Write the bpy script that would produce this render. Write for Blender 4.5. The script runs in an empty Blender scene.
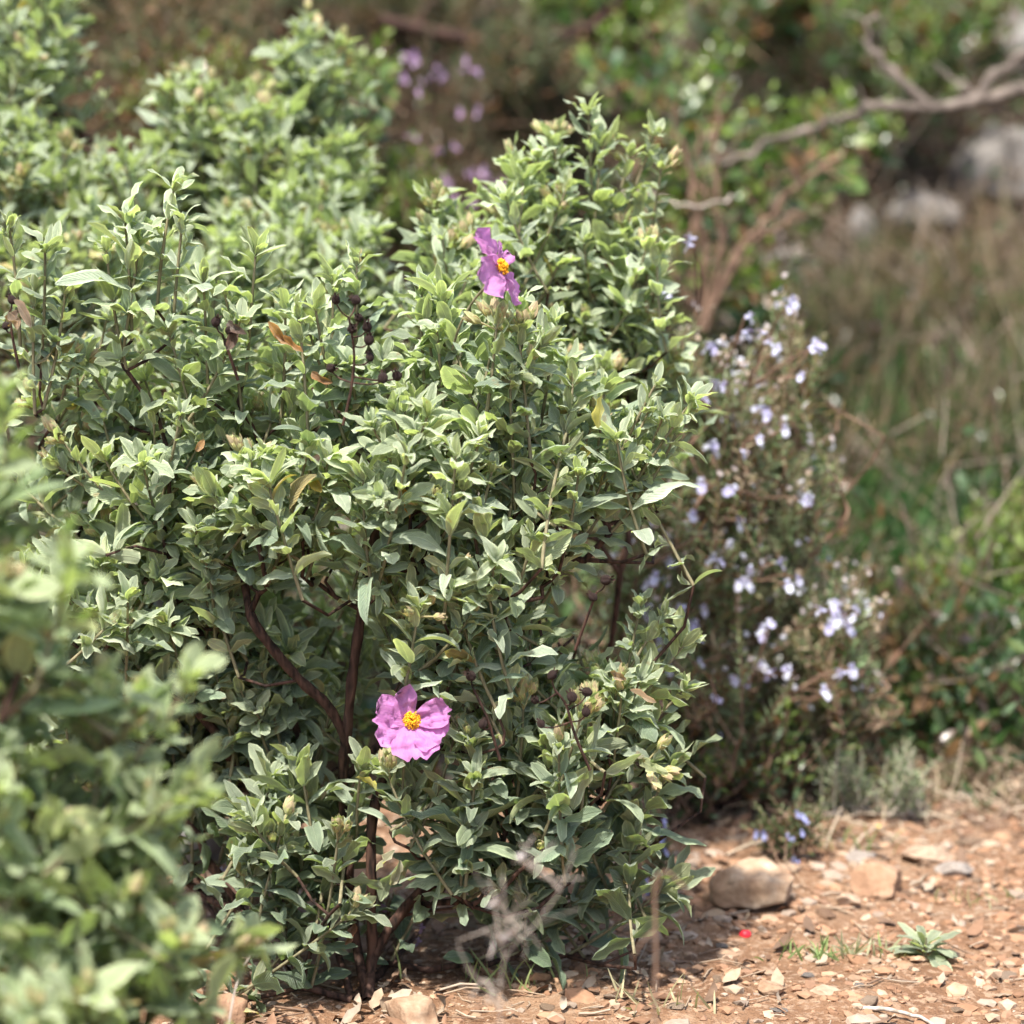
import bpy, bmesh, math
import numpy as np
from mathutils import Vector, Matrix

SC = bpy.context.scene
COL = SC.collection
PI = math.pi

# ------------------------------------------------------------------ camera, light, exposure
CAM_H, PITCH, FOC, SEN = 0.655, math.radians(9.0), 100.0, 36.0
cam_d = bpy.data.cameras.new('camera'); cam = bpy.data.objects.new('camera', cam_d); COL.objects.link(cam)
cam.location = (0, 0, CAM_H); cam.rotation_euler = (math.radians(90) - PITCH, 0, 0)
cam_d.lens = FOC; cam_d.sensor_width = SEN; cam_d.clip_start = 0.05; cam_d.clip_end = 500
cam_d.dof.use_dof = True; cam_d.dof.focus_distance = 1.955; cam_d.dof.aperture_fstop = 4.5
cam_d.dof.aperture_blades = 0
SC.camera = cam

SUN_TO = Vector((-0.17, -0.38, 0.91)).normalized()
elev = math.asin(SUN_TO.z); azim = math.atan2(SUN_TO.x, SUN_TO.y)
w = bpy.data.worlds.new('World'); SC.world = w; w.use_nodes = True
nt = w.node_tree; bg = nt.nodes['Background']
sky = nt.nodes.new('ShaderNodeTexSky'); sky.sky_type = 'NISHITA'; sky.sun_disc = False
sky.sun_elevation = elev; sky.sun_rotation = azim; sky.dust_density = 3.0; sky.air_density = 1.0
nt.links.new(sky.outputs[0], bg.inputs[0]); bg.inputs[1].default_value = 0.15
sl = bpy.data.lights.new('sun', 'SUN'); sl.energy = 4.4; sl.angle = math.radians(1.5); sl.color = (1.0, 0.95, 0.87)
so = bpy.data.objects.new('sun', sl); COL.objects.link(so); so.location = (-2, 1, 5)
so.rotation_euler = (-SUN_TO).to_track_quat('-Z', 'Y').to_euler()
SC.view_settings.view_transform = 'Standard'; SC.view_settings.look = 'None'
SC.view_settings.gamma = 1.0; SC.view_settings.exposure = 1.14
SC.render.engine = 'CYCLES'
SC.cycles.use_denoising = True
SC.cycles.max_bounces = 8; SC.cycles.transmission_bounces = 6; SC.cycles.diffuse_bounces = 5
SC.cycles.sample_clamp_indirect = 6.0

# ------------------------------------------------------------------ picture <-> world helpers
F = np.array([0, math.cos(PITCH), -math.sin(PITCH)]); U = np.array([0, math.sin(PITCH), math.cos(PITCH)])
X = np.array([1.0, 0, 0]); C0 = np.array([0, 0, CAM_H]); K = SEN / FOC / 1024
UP = np.array([0, 0, 1.0])
def ray(px, py): return F + (px - 512) * K * X + (512 - py) * K * U
def at(px, py, Y):
    d = ray(px, py); return C0 + d * (Y / d[1])
def project(p):
    q = np.asarray(p) - C0; z = q @ F
    return 512 + (q @ X) / z / K, 512 - (q @ U) / z / K
def sc(Y): return K * Y / math.cos(PITCH)          # metres per pixel at depth Y

_R = np.random.RandomState(5)
_LAT = _R.rand(32, 32, 32)
def vnoise(p):
    p = np.asarray(p, float); i = np.floor(p).astype(int); f = p - i; f = f * f * (3 - 2 * f); o = 0
    for a in (0, 1):
        for b in (0, 1):
            for c in (0, 1):
                wgt = (f[..., 0] if a else 1 - f[..., 0]) * (f[..., 1] if b else 1 - f[..., 1]) * (f[..., 2] if c else 1 - f[..., 2])
                o = o + wgt * _LAT[(i[..., 0] + a) % 32, (i[..., 1] + b) % 32, (i[..., 2] + c) % 32]
    return o * 2 - 1
def fbm(p, oct=4, gain=0.5):
    p = np.asarray(p, float); s = 0; a = 1.0
    for k in range(oct): s = s + a * vnoise(p * 2 ** k + 7.3 * k); a *= gain
    return s
def terrain(x, y, fine=True):
    x = np.asarray(x, float); y = np.asarray(y, float)
    t = np.clip((y - 2.55), 0, None)
    z = 0.42 * t * t / (t + 0.12)
    z = np.where(y > 9, z - 0.15 * (y - 9), z)
    p = np.stack([x, y, x * 0], -1)
    z = z + 0.10 * vnoise(p * 1.1 + 3) * np.clip(t / 0.8, 0, 1) + 0.010 * vnoise(p * 5 + 9)
    z = z + 0.03 * np.clip((x - 0.15) / 0.5, 0, 1) * np.clip((y - 2.1) / 0.5, 0, 1)
    if fine:
        z = z + 0.0032 * fbm(p * 26, 4, 0.6) + 0.006 * np.clip(vnoise(p * 14 + 5), 0, 1)
    return z
def hit(px, py):
    d = ray(px, py); y = np.arange(1.0, 9, 0.01); pts = C0 + d[None] * (y / d[1])[:, None]
    g = terrain(pts[:, 0], pts[:, 1], False); k = np.argmax(pts[:, 2] < g)
    p = pts[k]; return np.array([p[0], p[1], g[k]])
def gz(x, y): return float(terrain(x, y))

# ------------------------------------------------------------------ materials
def newmat(name):
    m = bpy.data.materials.new(name); m.use_nodes = True
    m.node_tree.nodes.clear(); out = m.node_tree.nodes.new('ShaderNodeOutputMaterial')
    return m, m.node_tree.nodes, m.node_tree.links, out
def N(nodes, t, **kw):
    n = nodes.new(t)
    for k, v in kw.items(): setattr(n, k, v)
    return n
def mixc(nodes, links, fac, a, b, mode='MIX'):
    n = nodes.new('ShaderNodeMix'); n.data_type = 'RGBA'; n.blend_type = mode
    for sock, v in ((n.inputs[0], fac), (n.inputs[6], a), (n.inputs[7], b)):
        if isinstance(v, bpy.types.NodeSocket): links.new(v, sock)
        elif isinstance(v, (int, float)): sock.default_value = v
        else: sock.default_value = (*v, 1)
    return n.outputs[2]
def math_n(nodes, links, op, a, b=None, c=None):
    n = nodes.new('ShaderNodeMath'); n.operation = op
    for i, v in enumerate((a, b, c)):
        if v is None: continue
        if isinstance(v, bpy.types.NodeSocket): links.new(v, n.inputs[i])
        else: n.inputs[i].default_value = v
    return n.outputs[0]
def ramp(nodes, links, fac, stops):
    r = nodes.new('ShaderNodeValToRGB'); e = r.color_ramp.elements
    e[0].position = stops[0][0]; e[0].color = (*stops[0][1], 1); e[1].position = stops[1][0]; e[1].color = (*stops[1][1], 1)
    for p, c in stops[2:]:
        x = e.new(p); x.color = (*c, 1)
    links.new(fac, r.inputs[0]); return r.outputs[0]

def leaf_mat(name, woolly=1.0, trans=0.35, rough=0.6, veins=True, spec=0.3):
    m, n, l, out = newmat(name)
    at_ = N(n, 'ShaderNodeAttribute', attribute_name='tint')
    uv = N(n, 'ShaderNodeUVMap', uv_map='leafuv'); sep = N(n, 'ShaderNodeSeparateXYZ'); l.new(uv.outputs[0], sep.inputs[0])
    geo = N(n, 'ShaderNodeNewGeometry')
    v = math_n(n, l, 'ABSOLUTE', math_n(n, l, 'SUBTRACT', math_n(n, l, 'MULTIPLY', sep.outputs[1], 2.0), 1.0))
    base = at_.outputs[0]
    tc = N(n, 'ShaderNodeTexCoord')
    nz = N(n, 'ShaderNodeTexNoise'); nz.inputs['Scale'].default_value = 220; nz.inputs['Detail'].default_value = 3
    l.new(tc.outputs['Object'], nz.inputs['Vector'])
    base = mixc(n, l, 0.35, base, mixc(n, l, nz.outputs[0], (0.35, 0.4, 0.3), (1.6, 1.6, 1.5)), 'MULTIPLY')
    # pale woolly margin and midrib
    edge = ramp(n, l, v, [(0.66, (0, 0, 0)), (0.95, (1, 1, 1))])
    rib = ramp(n, l, v, [(0.0, (1, 1, 1)), (0.10, (0, 0, 0))])
    pale = mixc(n, l, 1.0, base, (1.85, 1.75, 1.75), 'MULTIPLY')
    base = mixc(n, l, math_n(n, l, 'MULTIPLY', edge, 0.85 * woolly), base, pale)
    base = mixc(n, l, math_n(n, l, 'MULTIPLY', rib, 0.5), base, pale)
    n3 = N(n, 'ShaderNodeTexNoise'); n3.inputs['Scale'].default_value = 95; n3.inputs['Detail'].default_value = 4; l.new(tc.outputs['Object'], n3.inputs['Vector'])
    blot = ramp(n, l, n3.outputs[0], [(0.66, (0, 0, 0)), (0.72, (1, 1, 1))])
    base = mixc(n, l, math_n(n, l, 'MULTIPLY', blot, 0.6), base, (0.30, 0.21, 0.10))
    back = mixc(n, l, 0.5 * woolly, base, mixc(n, l, 1.0, base, (1.5, 1.32, 1.05), 'MULTIPLY'))
    base = mixc(n, l, geo.outputs['Backfacing'], base, back)
    p = N(n, 'ShaderNodeBsdfPrincipled'); l.new(base, p.inputs['Base Color'])
    p.inputs['Roughness'].default_value = rough; p.inputs['Specular IOR Level'].default_value = spec
    p.inputs['Sheen Weight'].default_value = 0.35 * woolly; p.inputs['Sheen Roughness'].default_value = 0.5
    p.inputs['Sheen Tint'].default_value = (0.85, 0.92, 0.8, 1)
    if veins:
        # side veins running obliquely, as relief
        ph = math_n(n, l, 'ADD', math_n(n, l, 'MULTIPLY', sep.outputs[0], 46.0), math_n(n, l, 'MULTIPLY', v, -16.0))
        wv = math_n(n, l, 'POWER', math_n(n, l, 'ABSOLUTE', math_n(n, l, 'SINE', ph)), 0.6)
        hh = math_n(n, l, 'ADD', wv, math_n(n, l, 'MULTIPLY', nz.outputs[0], 1.2))
        hh = math_n(n, l, 'SUBTRACT', hh, math_n(n, l, 'MULTIPLY', rib, 1.5))
        b = N(n, 'ShaderNodeBump'); b.inputs['Strength'].default_value = 0.8; b.inputs['Distance'].default_value = 0.0008
        l.new(hh, b.inputs['Height']); l.new(b.outputs[0], p.inputs['Normal'])
    tr = N(n, 'ShaderNodeBsdfTranslucent')
    tcol = mixc(n, l, 1.0, base, (1.05, 1.28, 0.58), 'MULTIPLY'); l.new(tcol, tr.inputs[0])
    mx = N(n, 'ShaderNodeMixShader'); mx.inputs[0].default_value = trans
    l.new(p.outputs[0], mx.inputs[1]); l.new(tr.outputs[0], mx.inputs[2]); l.new(mx.outputs[0], out.inputs[0])
    return m

def bark_mat(name, c1, c2, scale=120, rough=0.85):
    m, n, l, out = newmat(name)
    tc = N(n, 'ShaderNodeTexCoord'); mp = N(n, 'ShaderNodeMapping'); mp.inputs['Scale'].default_value = (1, 1, 0.25)
    l.new(tc.outputs['Object'], mp.inputs[0])
    nz = N(n, 'ShaderNodeTexNoise'); nz.inputs['Scale'].default_value = scale; nz.inputs['Detail'].default_value = 5
    l.new(mp.outputs[0], nz.inputs['Vector'])
    col = ramp(n, l, nz.outputs[0], [(0.35, c1), (0.65, c2)])
    p = N(n, 'ShaderNodeBsdfPrincipled'); l.new(col, p.inputs['Base Color']); p.inputs['Roughness'].default_value = rough
    p.inputs['Specular IOR Level'].default_value = 0.25
    b = N(n, 'ShaderNodeBump'); b.inputs['Strength'].default_value = 1.0; b.inputs['Distance'].default_value = 0.002
    l.new(nz.outputs[0], b.inputs['Height']); l.new(b.outputs[0], p.inputs['Normal'])
    l.new(p.outputs[0], out.inputs[0]); return m

def petal_mat(name, trans=0.45):
    m, n, l, out = newmat(name)
    at_ = N(n, 'ShaderNodeAttribute', attribute_name='tint')
    uv = N(n, 'ShaderNodeUVMap', uv_map='leafuv'); mp = N(n, 'ShaderNodeMapping'); mp.inputs['Scale'].default_value = (3, 30, 1)
    l.new(uv.outputs[0], mp.inputs[0])
    nz = N(n, 'ShaderNodeTexNoise'); nz.inputs['Scale'].default_value = 1.6; nz.inputs['Detail'].default_value = 4
    l.new(mp.outputs[0], nz.inputs['Vector'])
    tc = N(n, 'ShaderNodeTexCoord')
    n2 = N(n, 'ShaderNodeTexNoise'); n2.inputs['Scale'].default_value = 330; n2.inputs['Detail'].default_value = 3
    l.new(tc.outputs['Object'], n2.inputs['Vector'])
    col = mixc(n, l, 0.55, at_.outputs[0], mixc(n, l, nz.outputs[0], (0.62, 0.30, 0.68), (1.3, 1.9, 1.25)), 'MULTIPLY')
    p = N(n, 'ShaderNodeBsdfPrincipled'); l.new(col, p.inputs['Base Color']); p.inputs['Roughness'].default_value = 0.5
    p.inputs['Sheen Weight'].default_value = 0.3; p.inputs['Specular IOR Level'].default_value = 0.3
    b = N(n, 'ShaderNodeBump'); b.inputs['Strength'].default_value = 0.6; b.inputs['Distance'].default_value = 0.0015
    l.new(math_n(n, l, 'ADD', nz.outputs[0], n2.outputs[0]), b.inputs['Height']); l.new(b.outputs[0], p.inputs['Normal'])
    tr = N(n, 'ShaderNodeBsdfTranslucent'); l.new(col, tr.inputs[0])
    mx = N(n, 'ShaderNodeMixShader'); mx.inputs[0].default_value = trans
    l.new(p.outputs[0], mx.inputs[1]); l.new(tr.outputs[0], mx.inputs[2]); l.new(mx.outputs[0], out.inputs[0])
    return m

def tint_mat(name, rough=0.85, nscale=150, bump=0.0015, spec=0.3):
    m, n, l, out = newmat(name)
    at_ = N(n, 'ShaderNodeAttribute', attribute_name='tint')
    tc = N(n, 'ShaderNodeTexCoord')
    nz = N(n, 'ShaderNodeTexNoise'); nz.inputs['Scale'].default_value = nscale; nz.inputs['Detail'].default_value = 5
    l.new(tc.outputs['Object'], nz.inputs['Vector'])
    col = mixc(n, l, 0.6, at_.outputs[0], mixc(n, l, nz.outputs[0], (0.35, 0.3, 0.25), (1.6, 1.65, 1.7)), 'MULTIPLY')
    p = N(n, 'ShaderNodeBsdfPrincipled'); l.new(col, p.inputs['Base Color']); p.inputs['Roughness'].default_value = rough
    p.inputs['Specular IOR Level'].default_value = spec
    b = N(n, 'ShaderNodeBump'); b.inputs['Strength'].default_value = 0.8; b.inputs['Distance'].default_value = bump
    l.new(nz.outputs[0], b.inputs['Height']); l.new(b.outputs[0], p.inputs['Normal'])
    l.new(p.outputs[0], out.inputs[0]); return m

def rock_mat(name, c1, c2, c3, scale=30):
    m, n, l, out = newmat(name)
    tc = N(n, 'ShaderNodeTexCoord')
    nz = N(n, 'ShaderNodeTexNoise'); nz.inputs['Scale'].default_value = scale; nz.inputs['Detail'].default_value = 7
    nz.inputs['Roughness'].default_value = 0.65; l.new(tc.outputs['Object'], nz.inputs['Vector'])
    n2 = N(n, 'ShaderNodeTexNoise'); n2.inputs['Scale'].default_value = scale * 7; n2.inputs['Detail'].default_value = 4
    l.new(tc.outputs['Object'], n2.inputs['Vector'])
    col = ramp(n, l, nz.outputs[0], [(0.35, c1), (0.5, c2), (0.66, c3)])
    col = mixc(n, l, 0.5, col, mixc(n, l, n2.outputs[0], (0.5, 0.48, 0.45), (1.5, 1.5, 1.5)), 'MULTIPLY')
    p = N(n, 'ShaderNodeBsdfPrincipled'); l.new(col, p.inputs['Base Color']); p.inputs['Roughness'].default_value = 0.9
    p.inputs['Specular IOR Level'].default_value = 0.2
    b = N(n, 'ShaderNodeBump'); b.inputs['Strength'].default_value = 0.9; b.inputs['Distance'].default_value = 0.003
    l.new(math_n(n, l, 'ADD', nz.outputs[0], math_n(n, l, 'MULTIPLY', n2.outputs[0], 0.4)), b.inputs['Height'])
    l.new(b.outputs[0], p.inputs['Normal']); l.new(p.outputs[0], out.inputs[0]); return m

M_CIS = leaf_mat('grey_green_leaf', 1.0, 0.35)
M_GLOSS = leaf_mat('glossy_leaf', 0.15, 0.35, 0.30, False, 0.6)
M_NEED = leaf_mat('needle_leaf', 0.3, 0.25, 0.55, False, 0.3)
M_GRASS = leaf_mat('grass_blade', 0.0, 0.35, 0.55, False, 0.3)
M_BARK = bark_mat('red_brown_bark', (0.012, 0.007, 0.005), (0.085, 0.045, 0.032), 260)
M_SHOOT = bark_mat('woolly_shoot', (0.13, 0.12, 0.065), (0.24, 0.21, 0.125), 300)
M_GREYBARK = bark_mat('grey_bark', (0.07, 0.055, 0.045), (0.22, 0.18, 0.15), 60)
M_TWIG = bark_mat('brown_twig', (0.10, 0.06, 0.04), (0.25, 0.16, 0.11), 120)
M_DRYTWIG = bark_mat('dry_twig', (0.22, 0.18, 0.14), (0.48, 0.42, 0.36), 150)
M_PINK = petal_mat('pink_petal')
M_LILAC = petal_mat('lilac_petal', 0.3)
M_TINT = tint_mat('mixed_stone'); M_LITTER = tint_mat('litter', 0.8, 200, 0.001)
M_BUD = leaf_mat('bud_scale', 0.7, 0.3)

# ------------------------------------------------------------------ mesh builders
class Acc:
    def __init__(s): s.v = []; s.f = []; s.uv = []; s.t = []; s.n = 0
    def add(s, v, f, uv=None, t=None):
        v = np.asarray(v, np.float32).reshape(-1, 3); f = np.asarray(f, np.int32)
        s.v.append(v); s.f.append(f + s.n); s.n += len(v)
        s.uv.append(np.zeros((len(v), 2), np.float32) if uv is None else np.asarray(uv, np.float32).reshape(-1, 2))
        t = np.ones(3) * 0.5 if t is None else np.asarray(t, float)
        s.t.append(np.broadcast_to(t, (len(v), 3)).astype(np.float32))
    def build(s, name, mat, parent=None, origin=None, smooth=True):
        v = np.concatenate(s.v); uv = np.concatenate(s.uv); t = np.concatenate(s.t)
        loops = np.concatenate([f.reshape(-1) for f in s.f]); sizes = np.concatenate([np.full(len(f), f.shape[1]) for f in s.f])
        o0 = np.zeros(3) if origin is None else np.asarray(origin, float)
        me = bpy.data.meshes.new(name); me.vertices.add(len(v)); me.loops.add(len(loops)); me.polygons.add(len(sizes))
        me.vertices.foreach_set('co', (v - o0).astype(np.float32).ravel()); me.loops.foreach_set('vertex_index', loops.astype(np.int32))
        st = np.zeros(len(sizes), np.int32); st[1:] = np.cumsum(sizes)[:-1]
        me.polygons.foreach_set('loop_start', st)
        me.polygons.foreach_set('use_smooth', np.full(len(sizes), smooth))
        ul = me.uv_layers.new(name='leafuv'); ul.data.foreach_set('uv', uv[loops].ravel())
        ca = me.attributes.new('tint', 'FLOAT_COLOR', 'POINT'); ca.data.foreach_set('color', np.c_[t, np.ones(len(t))].astype(np.float32).ravel())
        me.update(calc_edges=True); me.validate()
        me.materials.append(mat)
        return link(name, me, parent, o0)
def link(name, me, parent=None, loc=None):
    o = bpy.data.objects.new(name, me); COL.objects.link(o)
    if loc is not None: o.location = Vector(loc)
    if parent is not None:
        o.parent = parent
        base = Vector((0, 0, 0)); q = parent
        while q is not None: base += q.location; q = q.parent
        o.location = Vector(loc if loc is not None else (0, 0, 0)) - base
    return o
def tag(o, label, cat, group=None, kind=None):
    o['label'] = label; o['category'] = cat
    if group: o['group'] = group
    if kind: o['kind'] = kind
    return o
def thing(name, loc, label, cat, group=None):
    o = bpy.data.objects.new(name, None); COL.objects.link(o); o.location = Vector(loc); o.empty_display_size = 0.05
    return tag(o, label, cat, group)
def struct(o): o['kind'] = 'structure'; return o

def norm(a): return a / np.maximum(np.linalg.norm(a, axis=-1, keepdims=True), 1e-9)
def tube(acc, pts, rad, sides=6, t=None, cap=True):
    pts = np.asarray(pts, float); n = len(pts)
    if n < 2: return
    rad = np.broadcast_to(np.asarray(rad, float), (n,))
    T = norm(np.gradient(pts, axis=0)); ref = np.array([0, 0, 1.0]) if abs(T[0][2]) < 0.9 else np.array([1.0, 0, 0])
    e = norm(np.cross(T[0], ref)); E = []
    for k in range(n):
        e = e - T[k] * (e @ T[k]); e = e / max(np.linalg.norm(e), 1e-9); E.append(e)
    E = np.array(E); B = np.cross(T, E); a = np.linspace(0, 2 * PI, sides, endpoint=False)
    v = pts[:, None] + rad[:, None, None] * (np.cos(a)[None, :, None] * E[:, None] + np.sin(a)[None, :, None] * B[:, None])
    i = np.arange(n - 1)[:, None] * sides; j = np.arange(sides)[None]; j2 = (j + 1) % sides
    f = np.stack([i + j, i + j2, i + sides + j2, i + sides + j], -1).reshape(-1, 4)
    uv = np.zeros((n, sides, 2)); uv[..., 1] = 0.5
    acc.add(v, f, uv, t)
def smooth_path(pts, n=6):
    pts = np.asarray(pts, float)
    if len(pts) < 3: return np.array([pts[0] + (pts[-1] - pts[0]) * k / n for k in range(n + 1)])
    P = np.vstack([2 * pts[0] - pts[1], pts, 2 * pts[-1] - pts[-2]]); out = []
    for k in range(1, len(P) - 2):
        for u in np.arange(n) / n:
            a, b, c, d = P[k - 1], P[k], P[k + 1], P[k + 2]
            out.append(0.5 * (2 * b + (c - a) * u + (2 * a - 5 * b + 4 * c - d) * u * u + (3 * b - a - 3 * c + d) * u ** 3))
    out.append(P[-2]); return np.array(out)

def leaves(acc, P, D, Nn, L, W, bend=0., fold=0.2, wave=0.0, twist=0., roll=0., tint=(0.2, 0.25, 0.12), nu=6, nv=4, prof=(0.6, 0.75), rng=None):
    """a batch of leaf blades: base P, direction D, upper normal Nn, length L, width W"""
    n = len(P)
    if n == 0: return
    bc = lambda a: np.broadcast_to(np.asarray(a, float), (n,)).copy()
    L, W, bend, fold, wave, twist, roll = map(bc, (L, W, bend, fold, wave, twist, roll))
    rng = rng or _R
    D = norm(D); Nn = norm(Nn - D * np.sum(Nn * D, -1, keepdims=True)); S = np.cross(D, Nn)
    t = np.linspace(0, 1, nu + 1); v = np.linspace(-1, 1, nv + 1)
    a, b = prof; tm = a / (a + b); mx = tm ** a * (1 - tm) ** b
    wp = (np.clip(t, 0.012, 1) ** a * np.clip(1 - t, 0.004, 1) ** b) / mx
    th = bend[:, None] * (t[None] ** 1.3)
    ds = 1.0 / nu
    cx = np.concatenate([np.zeros((n, 1)), np.cumsum(np.cos((th[:, 1:] + th[:, :-1]) / 2), 1)], 1) * ds * L[:, None]
    cy = np.concatenate([np.zeros((n, 1)), np.cumsum(np.sin((th[:, 1:] + th[:, :-1]) / 2), 1)], 1) * ds * L[:, None]
    h = W[:, None] / 2 * wp[None]                              # half width
    tw = twist[:, None] * t[None]
    lat = h[:, :, None] * v[None, None] * np.cos(fold)[:, None, None]
    ph = rng.rand(n) * 6.28; ph2 = rng.rand(n) * 6.28; fr = 1.2 + rng.rand(n) * 1.2
    side = np.where(v > 0, 1.0, 0.0)
    wv = np.sin(2 * PI * fr[:, None, None] * t[None, :, None] + ph[:, None, None] + side[None, None] * ph2[:, None, None]) * (v ** 2)[None, None]
    hei = h[:, :, None] * np.abs(v)[None, None] * np.sin(fold)[:, None, None] + wave[:, None, None] * (W / 2)[:, None, None] * wv * np.sin(PI * t)[None, :, None] \
        - roll[:, None, None] * h[:, :, None] * (np.abs(v) ** 3)[None, None]
    l2 = lat * np.cos(tw)[:, :, None] - hei * np.sin(tw)[:, :, None]; h2 = lat * np.sin(tw)[:, :, None] + hei * np.cos(tw)[:, :, None]
    # local normal of the bent midrib
    nd = -np.sin(th)[..., None] * D[:, None] + np.cos(th)[..., None] * Nn[:, None]
    pos = P[:, None, None] + cx[:, :, None, None] * D[:, None, None] + cy[:, :, None, None] * Nn[:, None, None] \
        + l2[..., None] * S[:, None, None] + h2[..., None] * nd[:, :, None]
    m = (nu + 1) * (nv + 1)
    i = np.arange(nu)[:, None] * (nv + 1); j = np.arange(nv)[None]
    f0 = np.stack([i + j, i + j + 1, i + j + nv + 2, i + j + nv + 1], -1).reshape(-1, 4)
    f = (np.arange(n) * m)[:, None, None] + f0[None]
    uv = np.zeros((n, nu + 1, nv + 1, 2)); uv[..., 0] = t[None, :, None]; uv[..., 1] = (v / 2 + 0.5)[None, None]
    tint = np.asarray(tint, float)
    if tint.ndim == 1: tint = np.broadcast_to(tint, (n, 3))
    tt = np.repeat(tint[:, None], m, 1).reshape(-1, 3)
    acc.add(pos, f.reshape(-1, 4), uv, tt)

# ------------------------------------------------------------------ plant generator
CISTUS = dict(L=0.0345, W=0.0136, node=0.0125, a0=78, a1=26, fold=0.58, bend=-0.75, wave=0.34, roll=0.5, twist=0.45, nu=7, nv=4,
              tip=0.55, axil=0.30, young=(0.50, 0.56, 0.38), mature=[(0.275, 0.335, 0.24), (0.205, 0.27, 0.185), (0.36, 0.42, 0.32), (0.28, 0.335, 0.205)],
              dead=(0.36, 0.29, 0.12), pdead=0.018, prof=(0.55, 0.56))
def style(base, **kw): d = dict(base); d.update(kw); return d
CISTUS_FAR = style(CISTUS, nu=4, nv=2)
LENTISK = style(CISTUS, L=0.028, W=0.013, node=0.012, a0=70, a1=35, fold=0.15, bend=-0.2, wave=0.05, roll=0, nu=4, nv=2, axil=0.15,
                young=(0.20, 0.26, 0.05), mature=[(0.05, 0.11, 0.03), (0.09, 0.15, 0.035), (0.055, 0.11, 0.055), (0.17, 0.22, 0.07)],
                dead=(0.24, 0.12, 0.05), pdead=0.13, prof=(0.6, 0.6))
ROSEM = style(CISTUS, L=0.014, W=0.0025, node=0.0042, a0=75, a1=30, fold=0.0, bend=-0.3, wave=0, roll=0.4, nu=2, nv=1, axil=0.25,
              young=(0.20, 0.22, 0.11), mature=[(0.23, 0.31, 0.17), (0.28, 0.33, 0.20), (0.38, 0.29, 0.21), (0.17, 0.26, 0.12)],
              dead=(0.26, 0.14, 0.08), pdead=0.14, prof=(0.3, 0.3))
HEATH = style(ROSEM, L=0.011, W=0.003, node=0.006, mature=[(0.045, 0.055, 0.025), (0.06, 0.06, 0.03), (0.09, 0.07, 0.04), (0.04, 0.06, 0.025)],
              young=(0.08, 0.10, 0.04), dead=(0.20, 0.10, 0.05), pdead=0.2)

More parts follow.
